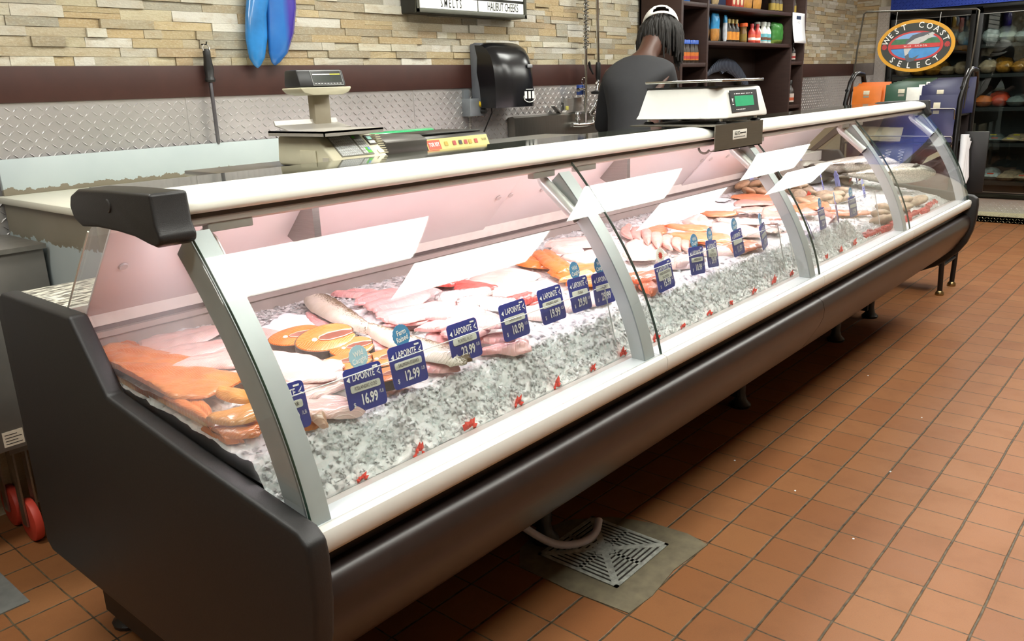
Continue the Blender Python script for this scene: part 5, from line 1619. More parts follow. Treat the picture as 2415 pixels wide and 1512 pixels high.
for i, x in enumerate((5.055, 5.09)):
    bottle('sauce_bottle', x, ys + .03, 1.693, .15, .017, C_('#2f3a22'), C_('#6f7a3a'), C_('#4b3a2a'), 'slim dark green bottle behind the edge of the silver-blue bag', grp='slim green bottles')
bag('snack_bag', 5.135, ys, 1.693, .035, .19, .03, F_BLUE, 'silver and blue bag turned edge on', m2=foil('foil_silver', '#d5dbe4'), split=.72, seed=9)
for i, x in enumerate((5.19, 5.252, 5.315)):
    bottle('sauce_bottle', x, ys, 1.693, .165, .026, C_('#26201c'), C_('#c0a862'), C_('#dc9238'), 'black bottle with gold neck and orange label', grp='gold-necked bottles')
for i, x in enumerate((5.37, 5.438)):
    bottle('spice_jar', x, ys + .04 * (1 - i), 1.693, .145, .028, C_('#7a5a2e'), C_('#e0622a'), C_('#8f7a3c'), ('jar with orange cap partly behind its twin', 'jar with orange cap and lion label, in front')[i], 'jar', 'orange-capped jars', neck=.9)
for i, (x, y) in enumerate(((5.50, .03), (5.55, .06), (5.585, 0), (5.635, .02), (5.685, .0))):
    bottle('hot_sauce', x, ys + y, 1.693, .145, .027, C_('#c4443a'), C_('#b53a3a'), C_('#d9694f'), 'red hot sauce bottle in the cluster beside the white bottles', 'bottle', 'red sauce bottles', lab2=WHITEL)
for i, (x, y) in enumerate(((5.745, .03), (5.79, 0), (5.885, .01))):
    bottle('syrup_bottle', x, ys + y, 1.693, .165, .034, C_('#dfe3dc'), C_('#cfd8d2'), C_('#6db6c2'), ('white bottle with teal label next to the red sauces', 'white bottle with teal and brown label, middle of three', 'white bottle with teal label next to the green bag')[i], 'bottle', 'white and teal bottles', lab2=C_('#6a4a38'), neck=.55)
bag('snack_bag', 6.03, ys, 1.693, .19, .17, .09, F_GRN, 'crinkled green bag at the end of the middle shelf', m2=foil('foil_olive', '#7f9a48'), split=.2, seed=14)
zt = 1.933
for x, w, h, c, tx in ((4.50, .14, .2, '#2f5fa8', 'blue carton on the upper shelf of the narrow bay'), (4.80, .13, .2, '#33406a', 'dark blue box on the upper shelf'), (5.01, .17, .22, '#28324c', 'black-blue box in the middle of the upper shelf')):
    t = thing('carton', tx, 'box', (x, ys + .02, zt))
    MB().box(x - w / 2, x + w / 2, ys - .02, ys + .08, zt, zt + h).build('box', C_(c), t, bev=.003)
    MB().box(x - w * .4, x + w * .4, ys - .0215, ys - .019, zt + h * .4, zt + h * .75).build('print', C_('#c7b78c'), t)
t = bag('snack_bag', 4.67 + .01, ys - .02, zt, .17, .2, .06, foil('foil_cream', '#cdb48a'), 'cream and tan bag lying on the upper shelf beside the carton', seed=21) if False else None
bag('snack_bag', 4.905, ys - .03, zt, .08, .2, .05, foil('foil_cream', '#cdb48a'), 'cream snack bag between the dark blue boxes', seed=22)
for i, x in enumerate((5.225, 5.29, 5.355)):
    t = thing('carton', 'red carton with pale print on the upper shelf', 'box', (x, ys, zt), 'red cartons')
    MB().box(x - .029, x + .029, ys - .02, ys + .05, zt, zt + .19).build('box', C_('#b8453a'), t, bev=.002)
    MB().ball((x, ys - .02, zt + .05), (.02, .003, .028), 12, 8).build('print', C_('#d9c6a4'), t)
for i, x in enumerate((5.49, 5.65)):
    bag('soup_pouch', x, ys, zt, .13, .2, .05, foil('foil_slate', '#8f9aa8') if i == 0 else foil('foil_yellow', '#c9a23a'), ('grey pouch with a bowl of food printed on it', 'yellow pouch with a bowl of food printed on it')[i], m2=foil('foil_gold', '#c08a44'), split=.4, seed=30 + i)
for i, x in enumerate((5.93, 6.0, 6.07, 6.22, 6.285, 6.35)):
    bottle('spice_jar', x, ys, zt, .15, .029, C_('#2a2016'), C_('#1c1812'), C_('#9c8436'), 'black and gold spice jar standing in the top row', 'jar', 'black and gold jars', neck=.95)
for i, x in enumerate((4.46, 4.515, 4.58, 4.635)):
    bottle('sauce_bottle', x, ys - .03 + .0 * i, 1.548, .15, .026, C_('#33291f'), C_('#2b56b0'), C_('#c9722f'), 'sauce bottle with a bright blue cap in the narrow bay', 'bottle', 'blue-capped bottles', lab2=C_('#b04040'), neck=.75)
for i, x in enumerate((6.25, 6.335)):
    bottle('syrup_bottle', x, ys - .02, 1.558, .15, .03, C_('#2b211c'), C_('#181412'), C_('#cfc2b8'), 'dark bottle with white label under the paper notice', 'bottle', 'dark bottles under the notice', lab2=C_('#a03a3a'))
for i, x in enumerate((6.235, 6.335)):
    bottle('syrup_bottle', x, ys - .02, 1.208, .2, .036, C_('#2b211c'), C_('#181412'), C_('#b9aca4'), 'tall dark bottle on the lowest shelf of the end bay', 'bottle', 'tall dark bottles', lab2=C_('#b0553a'))
# paper notice on the end bay
t = thing('paper_notice', 'white paper notice hanging over the end bay of the shelf', 'notice', (6.21, 1.74, 1.7))
b = MB()
n = 8
vs = []
for i in range(n + 1):
    z = 1.70 + .235 * i / n
    cu = .028 * (1 - i / n) ** 2
    vs += [(6.12, yf - .006 - cu, z), (6.385 - .01 * i / n, yf - .004 - cu * .8, z)]
b.add(vs, [(2 * i, 2 * i + 1, 2 * i + 3, 2 * i + 2) for i in range(n)])
o = b.build('sheet', PAP, t)
o.modifiers.new('t', 'SOLIDIFY').thickness = .0012
GREYL = M('grey_ink', '#8a8a8e', .6)
MB().box(6.20, 6.29, yf - .0085, yf - .0075, 1.885, 1.912).build('logo', M('logo_navy', '#20304a', .5), t)
b = MB()
b.text('SALE', frame_T((6.245, yf - .0095, 1.865), (1, 0, 0), (0, 0, 1)), .03, .9)
b.build('lettering', GREYL, t, smooth=0, merge=False)
# blue skeletal fish plaque in the tall recess
def plaque_mat():
    m, N, L, P = newmat('fish_plaque_blue')
    tc = N.new('ShaderNodeTexCoord')
    w = N.new('ShaderNodeTexWave')
    L.new(tc.outputs['Object'], w.inputs[0])
    w.inputs['Scale'].default_value = 14
    w.inputs['Distortion'].default_value = 1
    L.new(mix_rgb(N, L, w.outputs[0], lin('#2a3148'), lin('#737d8c')), P.inputs['Base Color'])
    P.inputs['Roughness'].default_value = .4
    return m
t = thing('fish_plaque', 'dull blue striped fish sculpture curving in the tall shelf recess', 'ornament', (5.45, 2.0, 1.5))
PM = plaque_mat()
pts = [(5.13, 1.445), (5.19, 1.475), (5.27, 1.51), (5.38, 1.54), (5.5, 1.545), (5.62, 1.52), (5.73, 1.475), (5.82, 1.425), (5.9, 1.39)]
wd = [.012, .016, .03, .046, .056, .058, .052, .042, .012]
b = MB()
vs = []
for i, ((x, z), w) in enumerate(zip(pts, wd)):
    a, c = pts[max(0, i - 1)], pts[min(8, i + 1)]
    d = Vector((c[0] - a[0], 0, c[1] - a[1])).normalized()
    nrm_ = Vector((-d.z, 0, d.x))
    for k in range(12):
        an = 2 * pi * k / 12
        vs.append(Vector((x, 2.0, z)) + nrm_ * w * cos(an) + Vector((0, w * .4 * sin(an), 0)))
b.add(vs, [(i * 12 + k, i * 12 + (k + 1) % 12, (i + 1) * 12 + (k + 1) % 12, (i + 1) * 12 + k) for i in range(8) for k in range(12)] + [tuple(range(12)), tuple(range(96, 108))[::-1]])
b.build('body', PM, t, smooth=60, loc=(5.45, 2.0, 1.5))
MB().prism([(5.15, 1.45), (5.07, 1.47), (5.1, 1.43), (5.08, 1.39)], 1.99, 2.01, 'y').build('tail_fin', M('plaque_tail', '#2f3a8a', .4), t)
MB().prism([(5.38, 1.50), (5.42, 1.475), (5.46, 1.49)], 1.99, 2.01, 'y').build('fin', PM, t)
MB().cyl((5.5, 1.99, 1.5), (5.5, 2.06, 1.5), .012, 8).build('mount', BLACKP, t)
# ================================================================== white scale facing the shoppers
SW = M('scale_white', '#d9d8d2', .4, 0, .02)
t = thing('customer_scale', 'white electronic scale with green display on the steel bracket', 'scale', (2.12, .4, 1.277))
X0, X1, Y0, Y1 = 1.955, 2.31, .255, .585
b = MB()
lo = [(X0 - .012, Y1 + .01), (X0 + .0, Y0 + .05), (X0 + .045, Y0), (X1, Y0 - .005), (X1 + .008, Y1)]
md = [(X0 + .0, Y1 + .004), (X0 + .008, Y0 + .055), (X0 + .055, Y0 + .004), (X1 + .006, Y0), (X1 + .004, Y1)]
hi = [(X0 + .02, Y1 - .02), (X0 + .02, Y0 + .07), (X0 + .06, Y0 + .028), (X1 - .015, Y0 + .022), (X1 - .01, Y1 - .02)]
vs = [(x, y, 1.294) for x, y in lo] + [(x, y, 1.31) for x, y in md] + [(x, y, 1.398) for x, y in hi]
b.add(vs, [(i + 5 * k, (i + 1) % 5 + 5 * k, (i + 1) % 5 + 5 * k + 5, i + 5 * k + 5) for k in range(2) for i in range(5)] + [(4, 3, 2, 1, 0), (10, 11, 12, 13, 14)])
b.build('housing', SW, t, bev=.006, seg=3)
MB().prism([(X0 - .0135, Y0 + .075), (X0 - .0125, Y0 + .08), (X0 + .018, Y0 + .09)], 1.3, 1.301, 'z').build('seam', M('scale_seam', '#a9a79f', .5), t)
MB().box(X0 + .02, X1 - .02, Y0 + .03, Y1 - .02, 1.398, 1.403).build('top_gasket', BLACKP, t)
# display on the sloping face toward the shoppers
def DP(u, v, d):
    p = Vector((X0 + .08 + u, Y0 + .004, 1.31)) + Vector((0, .018, .088)).normalized() * v + Vector((0, -.98, .2)) * d
    return p
def dq(u0, u1, v0, v1, d, nm, mat, par):
    return MB().add([DP(u0, v0, d), DP(u1, v0, d), DP(u1, v1, d), DP(u0, v1, d), DP(u0, v0, d - .002), DP(u1, v0, d - .002), DP(u1, v1, d - .002), DP(u0, v1, d - .002)], [(0, 1, 2, 3), (0, 1, 5, 4), (1, 2, 6, 5), (2, 3, 7, 6), (3, 0, 4, 7)]).build(nm, mat, par, smooth=0)
o = dq(.0, .215, .002, .078, .0035, 'display_panel', M('display_dark', '#35383a', .3), t)
dq(.03, .178, .022, .058, .0045, 'green_screen', M('lcd_green', '#2f9a6c', .25, 0, .05, emit=.15), o)
b = MB()
for i in range(11):
    w = .005 + .006 * ((i * 5) % 3) / 2
    b.add([DP(.03 + .0135 * i, .064, .0042), DP(.03 + .0135 * i + w, .064, .0042), DP(.03 + .0135 * i + w, .067, .0042), DP(.03 + .0135 * i, .067, .0042)], [(0, 1, 2, 3)])
for i in range(6):
    b.add([DP(.03 + .0125 * i, .01, .0042), DP(.039 + .0125 * i, .01, .0042), DP(.039 + .0125 * i, .0125, .0042), DP(.03 + .0125 * i, .0125, .0042)], [(0, 1, 2, 3)])
b.add([DP(.011, .034, .0042), DP(.018, .05, .0042), DP(.006, .05, .0042)], [(0, 1, 2)])
b.add([DP(.006, .028, .0042), DP(.018, .028, .0042), DP(.018, .031, .0042), DP(.006, .031, .0042)], [(0, 1, 2, 3)])
b.build('display_print', WHITEL, o, smooth=0, merge=False)
for x, y in ((X0 + .05, Y0 + .03), (X1 - .05, Y0 + .02), (X0 + .02, Y1 - .03), (X1 - .06, Y1 - .03)):
    q = MB().lathe([(.006, 0), (.006, .014)], (x, y, 1.283), 10).build('foot', CHROME, t)
    MB().lathe([(.018, 0), (.02, .003), (.014, .008)], (x, y, 1.277), 16).build('foot_pad', BLACKP, q)
MB().box(X0 + .005, X1 - .02, Y0 - .005 + .01, Y1 - .02, 1.417, 1.426).build('platter', CHROME, t, bev=.0035, seg=3)
for x in (X0 + .07, X1 - .08):
    for y in (Y0 + .08, Y1 - .1):
        MB().cyl((x, y, 1.403), (x, y, 1.418), .014, 12).build('platter_stud', M('stud_pale', '#b9b5ab', .4), t)
# ================================================================== beyond the far end: the packet rack
TUBE = M('black_tube', '#1d1c1c', .28, .3, .06)
RX0, RX1 = 5.12, 5.47
t = thing('packet_rack', 'black tubular rack with a sign frame holding coloured fish packets', 'rack', (5.3, .55, 0))
for y in (.23, .93):
    MB().tube([(RX0 + .02, y, .02), (RX0, y, .18), (RX0, y, 1.25), (RX0 + .04, y - .01, 1.38), (RX0 + .09, y - .015, 1.43), (RX0 + .14, y - .02, 1.438), (RX1 - .1, y - .02, 1.43), (RX1 - .02, y - .01, 1.35), (RX1, y, 1.25), (RX1, y, .18), (RX1 - .02, y, .02)], .0165, 12).build('side_frame', TUBE, t)
    for x in (RX0 + .02, RX1 - .02):
        MB().lathe([(.026, 0), (.028, .006), (.026, .02), (.018, .03)], (x, y, 0), 16).build('foot', M('brass_foot', '#a08a62', .3, 1), t)
    for z in (.2, 1.33):
        MB().tube([(RX0, y, z), (RX1, y, z)], .01, 8).build('cross_bar', TUBE, t)
MB().box(RX0, RX1, .24, .92, .2, .215).build('base_shelf', TUBE, t)
MB().box(RX0 - .02, RX1, .24, .92, 1.155, 1.165).build('upper_shelf', TUBE, t)
MB().box(RX0 - .05, RX1, .24, .92, .985, .995).build('middle_shelf', TUBE, t)
MB().box(RX1 - .02, RX1, .24, .92, .2, 1.2).build('back_panel', M('rack_back', '#2a2120', .5, 0, .1), t)
MB().box(RX0 + .03, RX0 + .04, .25, .91, .215, .985).build('front_panel', M('rack_red_panel', '#5e2e2a', .5, 0, .12, 8), t)
for z in (1.19, 1.02):
    MB().tube([(RX0 - .03, .245, z - .05), (RX0 - .045, .245, z + .01), (RX0 - .045, .25, z + .016), (RX0 - .045, .9, z + .016), (RX0 - .045, .905, z + .01), (RX0 - .03, .905, z - .05)], .004, 8).build('wire_lip', STEEL, t)
ROD = M('thin_steel_rod', '#5d5a52', .35, .8, .05)
MB().tube([(5.2, .93, 1.2), (5.2, .905, 1.6), (5.2, .88, 1.815), (5.2, .865, 1.826), (5.2, .21, 1.79), (5.2, .197, 1.78), (5.2, .2, 1.6), (5.2, .225, 1.2)], .0055, 10).build('sign_frame', ROD, t)
# oval sign hung from the frame
sg = thing('hanging_sign', 'oval yellow-rimmed salmon sign hung from the rack frame', 'sign', (5.18, .54, 1.6))
SC_Y, SC_Z, SA, SB = .54, 1.595, .232, .16
def ell(a, b_, n=64):
    return [(SC_Y + a * cos(2 * pi * i / n), SC_Z + b_ * sin(2 * pi * i / n)) for i in range(n)]
XS = 5.185
def disc(a, b_, d, nm, mat, par):
    return MB().prism(ell(a, b_), XS - d, XS - d + .002).build(nm, mat, par, smooth=30)
yl = disc(SA, SB, .0, 'rim', M('sign_yellow', '#dba02e', .45, 0, .04), sg)
fd = disc(SA * .905, SB * .875, .0012, 'field', M('sign_charcoal', '#3b3f3a', .5, 0, .05), sg)
rr_ = disc(SA * .71, SB * .565, .0024, 'red_ring', M('sign_red', '#c84444', .5), sg)
def upper(a, b_, z0, z1, d, nm, mat):
    pts = []
    for i in range(41):
        z = z0 + (z1 - z0) * i / 40
        k = a * sqrt(max(0, 1 - ((z - SC_Z) / b_) ** 2))
        pts.append((k, z))
    out = [(SC_Y + k, z) for k, z in pts] + [(SC_Y - k, z) for k, z in reversed(pts)]
    return MB().prism(out, XS - d, XS - d + .001).build(nm, mat, rr_, smooth=0)
a_, b_ = SA * .645, SB * .5
upper(a_, b_, SC_Z + .045, SC_Z + b_ * .999, .0036, 'sky_print', M('sign_sky', '#86aede', .5))
upper(a_, b_, SC_Z + .012, SC_Z + .045, .0036, 'forest_print', M('sign_forest', '#4a7a5a', .5, 0, .2, 40))
upper(a_, b_, -b_ * .999 + SC_Z, SC_Z - .013, .0036, 'water_print', M('sign_water', '#4f93cf', .5, 0, .08))
SV = lambda u, v, d: (XS - d, SC_Y - u, SC_Z + v)
def poly(pts, d, nm, mat, par):
    b = MB()
    n = len(pts)
    b.add([SV(u, v, d) for u, v in pts] + [SV(u, v, d - .0012) for u, v in pts], [tuple(range(n)), tuple(range(n, 2 * n))[::-1]] + [(i, (i + 1) % n, (i + 1) % n + n, i + n) for i in range(n)])
    return b.build(nm, mat, par, smooth=0)
FS = M('sign_fish_silver', '#c9c9c7', .45, 0, .06, 40)
FD = M('sign_fish_dark', '#5f636a', .45, 0, .1, 40)
fishp = [(-.055, -.065), (-.066, -.02), (-.055, .03), (-.02, .065), (.04, .08), (.095, .078), (.112, .07), (.098, .058), (.112, .05), (.075, .04), (.045, .02), (0, .0), (-.03, -.025), (-.045, -.06)]
po = poly(fishp, .0052, 'fish_print', FS, rr_)
poly([(-.066, -.0), (-.055, .03), (-.02, .065), (.04, .08), (.095, .078), (.05, .058), (0, .045), (-.04, .02)], .006, 'fish_back', FD, po)
poly([(-.056, -.06), (-.05, -.085), (-.03, -.1), (-.0, -.092), (.03, -.055), (-.01, -.075), (-.03, -.07), (-.035, -.045)], .006, 'tail_print', FD, po)
poly([(.02, .01), (.05, .028), (.03, .012), (.0, .0)], .0066, 'fin_print', FD, po)
MB().add([SV(.075 + .003 * cos(a), .064 + .003 * sin(a), .0068) for a in [2 * pi * i / 10 for i in range(10)]], [tuple(range(10))]).build('eye_print', BLACKL, po, smooth=0)
MB().box(XS - .0075, XS - .004, SC_Y - a_ * .98, SC_Y + a_ * .98, SC_Z - .013, SC_Z + .011).build('red_band', M('sign_red', '#c84444'), rr_)
b = MB()
for tx, cu in (('WILD', .045), ('SALMON', -.035)):
    b.text(' '.join(tx), frame_T((XS - .0082, SC_Y + cu, SC_Z - .001), (0, -1, 0), (0, 0, 1)), .0155, .85, bold=.01)
def arc(word, up_, k, size, t0, t1):
    n = len(word)
    for i, ch in enumerate(word):
        a = t0 + (t1 - t0) * i / (n - 1)
        u, v = SA * k * cos(a), SB * k * sin(a) * (.985 if up_ else .99)
        tang = Vector((-SA * sin(a), SB * cos(a))).normalized()
        if up_:
            tang = -tang
        if ch != ' ':
            b.text(ch, frame_T((XS - .0034, SC_Y - u, SC_Z + v), (0, -tang.x, tang.y), (0, tang.y, tang.x)), size, .95, bold=.012)
arc('WEST COAST', True, .79, .05, radians(163), radians(17))
arc('SELECT', False, .77, .05, radians(222), radians(318))
b.build('lettering', WHITEL, fd, smooth=0, merge=False)
b = MB()
for s in (-1, 1):
    for k in range(9):
        q = 2 * pi * k / 9
        b.add([SV(s * SA * .81, 0, .0032), SV(s * SA * .81 + .017 * cos(q - .25), .017 * sin(q - .25), .0032), SV(s * SA * .81 + .017 * cos(q + .25), .017 * sin(q + .25), .0032)], [(0, 1, 2)])
b.build('leaf_print', M('sign_red', '#c84444'), fd, smooth=0, merge=False)
for s in (-1, 1):
    MB().tube([(5.2, SC_Y + .13 * s, 1.80 + .012 * s), (5.186, SC_Y + .13 * s, SC_Z + .125)], .0012, 6).build('chain', STEEL, sg)
# packets standing on the rack
def packet(x, y, z, w, h, col, txt, grp, seed, tilt=6, nm='fish_packet', lab=True):
    t = thing(nm, txt, 'packet', (0, 0, 0), grp)
    bag_ = MB()
    n = 6
    vs = []
    for s in (1, -1):
        for i in range(n + 1):
            for j in range(n + 1):
                u, v = i / n * 2 - 1, j / n
                e = (1 - u ** 4) * (1 - (2 * v - 1) ** 4)
                vs.append((-s * .008 * e - .0007 * s, u * w / 2, v * h))
    m = (n + 1) ** 2
    bag_.add(vs, [(q * m + i * (n + 1) + j, q * m + (i + 1) * (n + 1) + j, q * m + (i + 1) * (n + 1) + j + 1, q * m + i * (n + 1) + j + 1) for q in range(2) for i in range(n) for j in range(n)])
    bag_.build('pouch', M('pouch' + col, col, .32, 0, .08, 20), t, smooth=60)
    if lab:
        MB().box(-.0115, -.0095, -.02, .02, h * .70, h * .84).build('label', M('pouch_label', '#d6cfb8', .4), t, bev=.001)
        MB().box(-.0105, -.009, -.018, .018, h * .6, h * .67).build('emblem', M('pouch_emblem', '#8f8a7d', .4), t)
    t.location = (x, y, z)
    t.rotation_euler = (0, radians(tilt), radians((seed * 37) % 9 - 4))
for i in range(5):
    packet(5.12 + .035 * i, .80 - .012 * (i % 3), 1.17, .19, .185 + .006 * i, '#d9742a', 'orange fish packet in the stack on the upper rack shelf', 'orange fish packets', i, lab=(i == 0))
for i in range(6):
    packet(5.15 + .035 * i, .59 - .012 * i, 1.17, .2, .19 + .007 * i, '#2f5240', 'dark green fish packet in the stack behind the white cards', 'green fish packets', i + 5, lab=(i == 0))
for i in range(3):
    packet(5.13 + .05 * i, .50 - .03 * i, 1.17, .11, .17 + .015 * i, '#e6e6df', 'white card between the green and navy packets', 'white cards', i + 2, nm='white_card', lab=False)
for i in range(8):
    packet(5.08 + .036 * i, .355 - .006 * i, 1.0 if i == 0 else 1.17, .225, .29 if i == 0 else .17 + .0075 * i, '#2a2b52', 'navy blue fish packet in the tall front row' if i == 0 else 'navy blue fish packet in the overlapping stack', None if i == 0 else 'navy fish packets', i + 1, lab=True)
for i in range(3):
    packet(5.1 + .05 * i, .62 + .1 * i, 1.0, .13, .1, '#b9ad8c', 'cream packet lying on the middle rack shelf', 'cream packets', i + 3, tilt=30, lab=False)
t = thing('chalk_card', 'dark grey card with scribbled white writing on the rack front', 'sign', (5.1, .62, .9))
MB().prism([(5.06, .85), (5.062, .85), (5.10, .985), (5.098, .985)], .47, .72, 'y').build('card', M('chalk_grey', '#4d5357', .6, 0, .1), t)
b = MB()
r = random.Random(3)
for k, y0 in enumerate((.53, .61)):
    pts = [(5.0605 + .036 * i / 24, y0 + .016 * sin(i * 1.5) + .003 * (i % 5), .868 + .1 * i / 24) for i in range(25)]
    b.tube(pts, .0022, 5)
b.build('scribble', WHITEL, t)
t = thing('cream_leaflet', 'cream leaflet tucked in the rack beside the dark card', 'leaflet', (5.08, .36, .93))
MB().prism([(.40, .86), (.29, .92), (.27, .97), (.37, .91)], 5.07, 5.072, 'x').build('sheet', M('leaflet_cream', '#cfc8a8', .5), t)
for i, (x, y, w) in enumerate(((5.14, .185, .05), (5.23, .15, .055))):
    t = thing('paper_roll', ('white folded paper hanging on the near side of the rack', 'white folded paper hanging on the outer side of the rack')[i], 'paper', (x, y, .72), 'folded papers on the rack')
    b = MB()
    for k in range(3):
        b.tube([(x + .012 * k, y - .01 * k, .70 + .02 * k), (x + .014 * k, y - .012 * k, .78), (x + .01 * k, y - .004 * k, .95), (x + .012 * k, y - .006 * k, 1.045 - .02 * k)], [.014, .02, w * .42, w * .5], 10)
    b.build('paper', PAP, t, smooth=50)
t = thing('hanger_plate', 'black plate between the white folded papers on the rack', 'plate', (5.2, .15, .7))
MB().box(5.19, 5.2, .06, .2, .68, 1.06).build('plate', BLACKP, t, bev=.004)
MB().cyl((5.195, .19, 1.0), (5.195, .24, 1.0), .01, 8).build('bracket', BLACKP, t)
# ================================================================== glass-door freezer in the far wall
FZ = M('freezer_black', '#131313', .4, .2, .1)
FIN = M('freezer_inside', '#4b4f50', .6, 0, .06)
fz = thing('glass_door_freezer', 'black framed glass-door freezer built into the far wall', 'freezer', (XR, .5, .2))
Y0, Y1, Z0, Z1 = -1.0, 1.745, .2, 2.03
b = MB()
b.box(XR + .66, XR + .7, Y0, Y1, Z0, Z1).box(XR + .02, XR + .7, Y0, Y1, Z0 - .02, Z0 + .05).box(XR + .02, XR + .7, Y0, Y1, Z1 - .04, Z1).box(XR + .02, XR + .7, Y1 - .03, Y1, Z0, Z1).box(XR + .02, XR + .7, Y0, Y0 + .03, Z0, Z1)
b.build('cabinet', FIN, fz)
b = MB()
for q in ((Y0, Y1, Z0 - .005, Z0 + .03), (Y0, Y1, Z1 - .03, Z1 + .02), (Y1 - .035, Y1, Z0, Z1), (.9, .965, Z0, Z1), (.12, .18, Z0, Z1), (Y0, Y0 + .03, Z0, Z1)):
    b.box(XR - .01, XR + .04, q[0], q[1], q[2], q[3])
b.build('frame', FZ, fz, bev=.003)
FGL = glass_mat('freezer_glass', (.8, .84, .82), f0=.05)
for k, (a, c) in enumerate(((.945, 1.725), (.16, .925), (-.63, .14))):
    b = MB()
    z0, z1 = Z0 + .015, Z1 - .02
    for q in ((a, c, z0, z0 + .05), (a, c, z1 - .05, z1), (a, a + .045, z0, z1), (c - .045, c, z0, z1)):
        b.box(XR - .05, XR - .012, q[0], q[1], q[2], q[3])
    d = b.build('door', FZ, fz, bev=.003)
    MB().box(XR - .034, XR - .028, a + .04, c - .04, z0 + .045, z1 - .045).build('door_glass', FGL, d, smooth=0)
    b = MB().box(XR - .053, XR - .05, a + .045, c - .045, z0 + .046, z0 + .052).box(XR - .053, XR - .05, a + .045, c - .045, z1 - .056, z1 - .051)
    b.build('door_trim', STEEL, d)
    MB().tube([(XR - .05, c - .03, 1.0), (XR - .085, c - .03, 1.02), (XR - .085, c - .03, 1.38), (XR - .05, c - .03, 1.4)], .01, 8).build('handle', FZ, d)
SHZ = (1.68, 1.40, 1.08, .735, .36)
for z in SHZ:
    MB().box(XR + .05, XR + .6, Y0 + .03, Y1 - .03, z - .02, z).build('shelf', M('freezer_shelf', '#26292a', .5, .3), fz)
    MB().box(XR + .045, XR + .05, Y0 + .03, Y1 - .03, z - .035, z).build('shelf_edge', M('shelf_edge_dark', '#1d2021', .4), fz)
# goods on the freezer shelves
PC = {'clear': M('bag_clear', '#aab2b4', .25, 0, .3, 25, bmp=.6, bs=30), 'gold': M('bag_gold', '#a8752e', .25, .1, .45, 25, bmp=.6, bs=30), 'tan': M('bag_tan', '#a8927a', .3, 0, .35, 25, bmp=.5, bs=30), 'red': M('bag_red', '#c2472f', .3, 0, .2, 25, bmp=.4, bs=30),
      'orange': M('bag_orange', '#c96a2e', .3, 0, .2, 25, bmp=.4, bs=30), 'white': M('bag_white', '#cfd2cc', .3, 0, .1, 25, bmp=.4, bs=30), 'grey': M('bag_grey', '#6f7675', .3, 0, .3, 25, bmp=.5, bs=30)}
LBL = {'y': M('sticker_yellow', '#e2cf3a', .5), 'r': M('sticker_red', '#d04b34', .5), 'b': M('sticker_blue', '#3f5f9f', .5)}
def pillow(x, y, z, w, d, h, col, txt, grp, seed, sticker=None):
    r = random.Random(seed)
    t = thing('frozen_bag', txt, 'frozen bag', (x, y, z), grp)
    b = MB()
    n = 8
    for s in (1, -1):
        vs = []
        for i in range(n + 1):
            for j in range(n + 1):
                u, v = i / n * 2 - 1, j / n * 2 - 1
                e = (1 - abs(u) ** 3) ** .5 * (1 - abs(v) ** 3) ** .5
                vs.append((x + u * d / 2, y + v * w / 2, z + h / 2 + s * h / 2 * e * (1 + (.25 if s > 0 else 0) * mnoise.noise(Vector((u * 2, v * 2, seed))))))
        b.add(vs, [(i * (n + 1) + j, (i + 1) * (n + 1) + j, (i + 1) * (n + 1) + j + 1, i * (n + 1) + j + 1) for i in range(n) for j in range(n)])
    b.build('bag', PC[col], t, smooth=60)
    if sticker:
        MB().box(x - d * .42, x - d * .15, y - .028, y + .028, z + h * .78, z + h * .92).build('sticker', LBL[sticker], t)
LEV = ('on the top freezer shelf', 'on the second freezer shelf', 'on the third freezer shelf', 'on the fourth freezer shelf', 'on the lowest freezer shelf')
pat = ((('clear', .16), ('white', .13), ('clear', .12), ('grey', .2)), (('tan', .13), ('gold', .12), ('gold', .11), ('tan', .09)), (('orange', .1), ('red', .11), ('grey', .09), ('orange', .08)), (('white', .07), ('grey', .06), ('tan', .06), ('tan', .05)), (('white', .09), ('clear', .08), ('tan', .07), ('tan', .07)))
CN = {'clear': 'clear plastic', 'white': 'white', 'grey': 'dull grey', 'tan': 'tan', 'gold': 'shiny golden', 'orange': 'orange', 'red': 'red'}
DW = {0: 'behind the sign', 1: 'behind the fully shown door'}
for l, z in enumerate(SHZ):
    for dr, (a, c) in enumerate(((1.68, .98), (.9, .2))):
        n = 5
        for i in range(n):
            col, h = pat[l][i % 4]
            y = a - (a - c) * (i + .5) / n
            pillow(XR + .17 + .03 * (i % 2), y, z, .16, .2, h * (.9 + .2 * ((i * 3 + l) % 3) / 2), col, '%s bag %s %s' % (CN[col], LEV[l], DW[dr]), 'bags %s %s' % (LEV[l], DW[dr]), l * 20 + dr * 7 + i,
                   {3: 'y' if i % 2 == 0 else 'r', 4: ('b', 'r', None, 'r', None)[i]}.get(l))
        for i in range(3):
            col, h = pat[l][(i + 1) % 4]
            y = a - (a - c) * (i + .8) / 3.4
            pillow(XR + .36, y, z, .19, .18, h * 1.3, col, '%s bag at the back %s %s' % (CN[col], LEV[l], DW[dr]), 'bags at the back %s %s' % (LEV[l], DW[dr]), 200 + l * 20 + dr * 7 + i, 'y' if l == 3 else None)
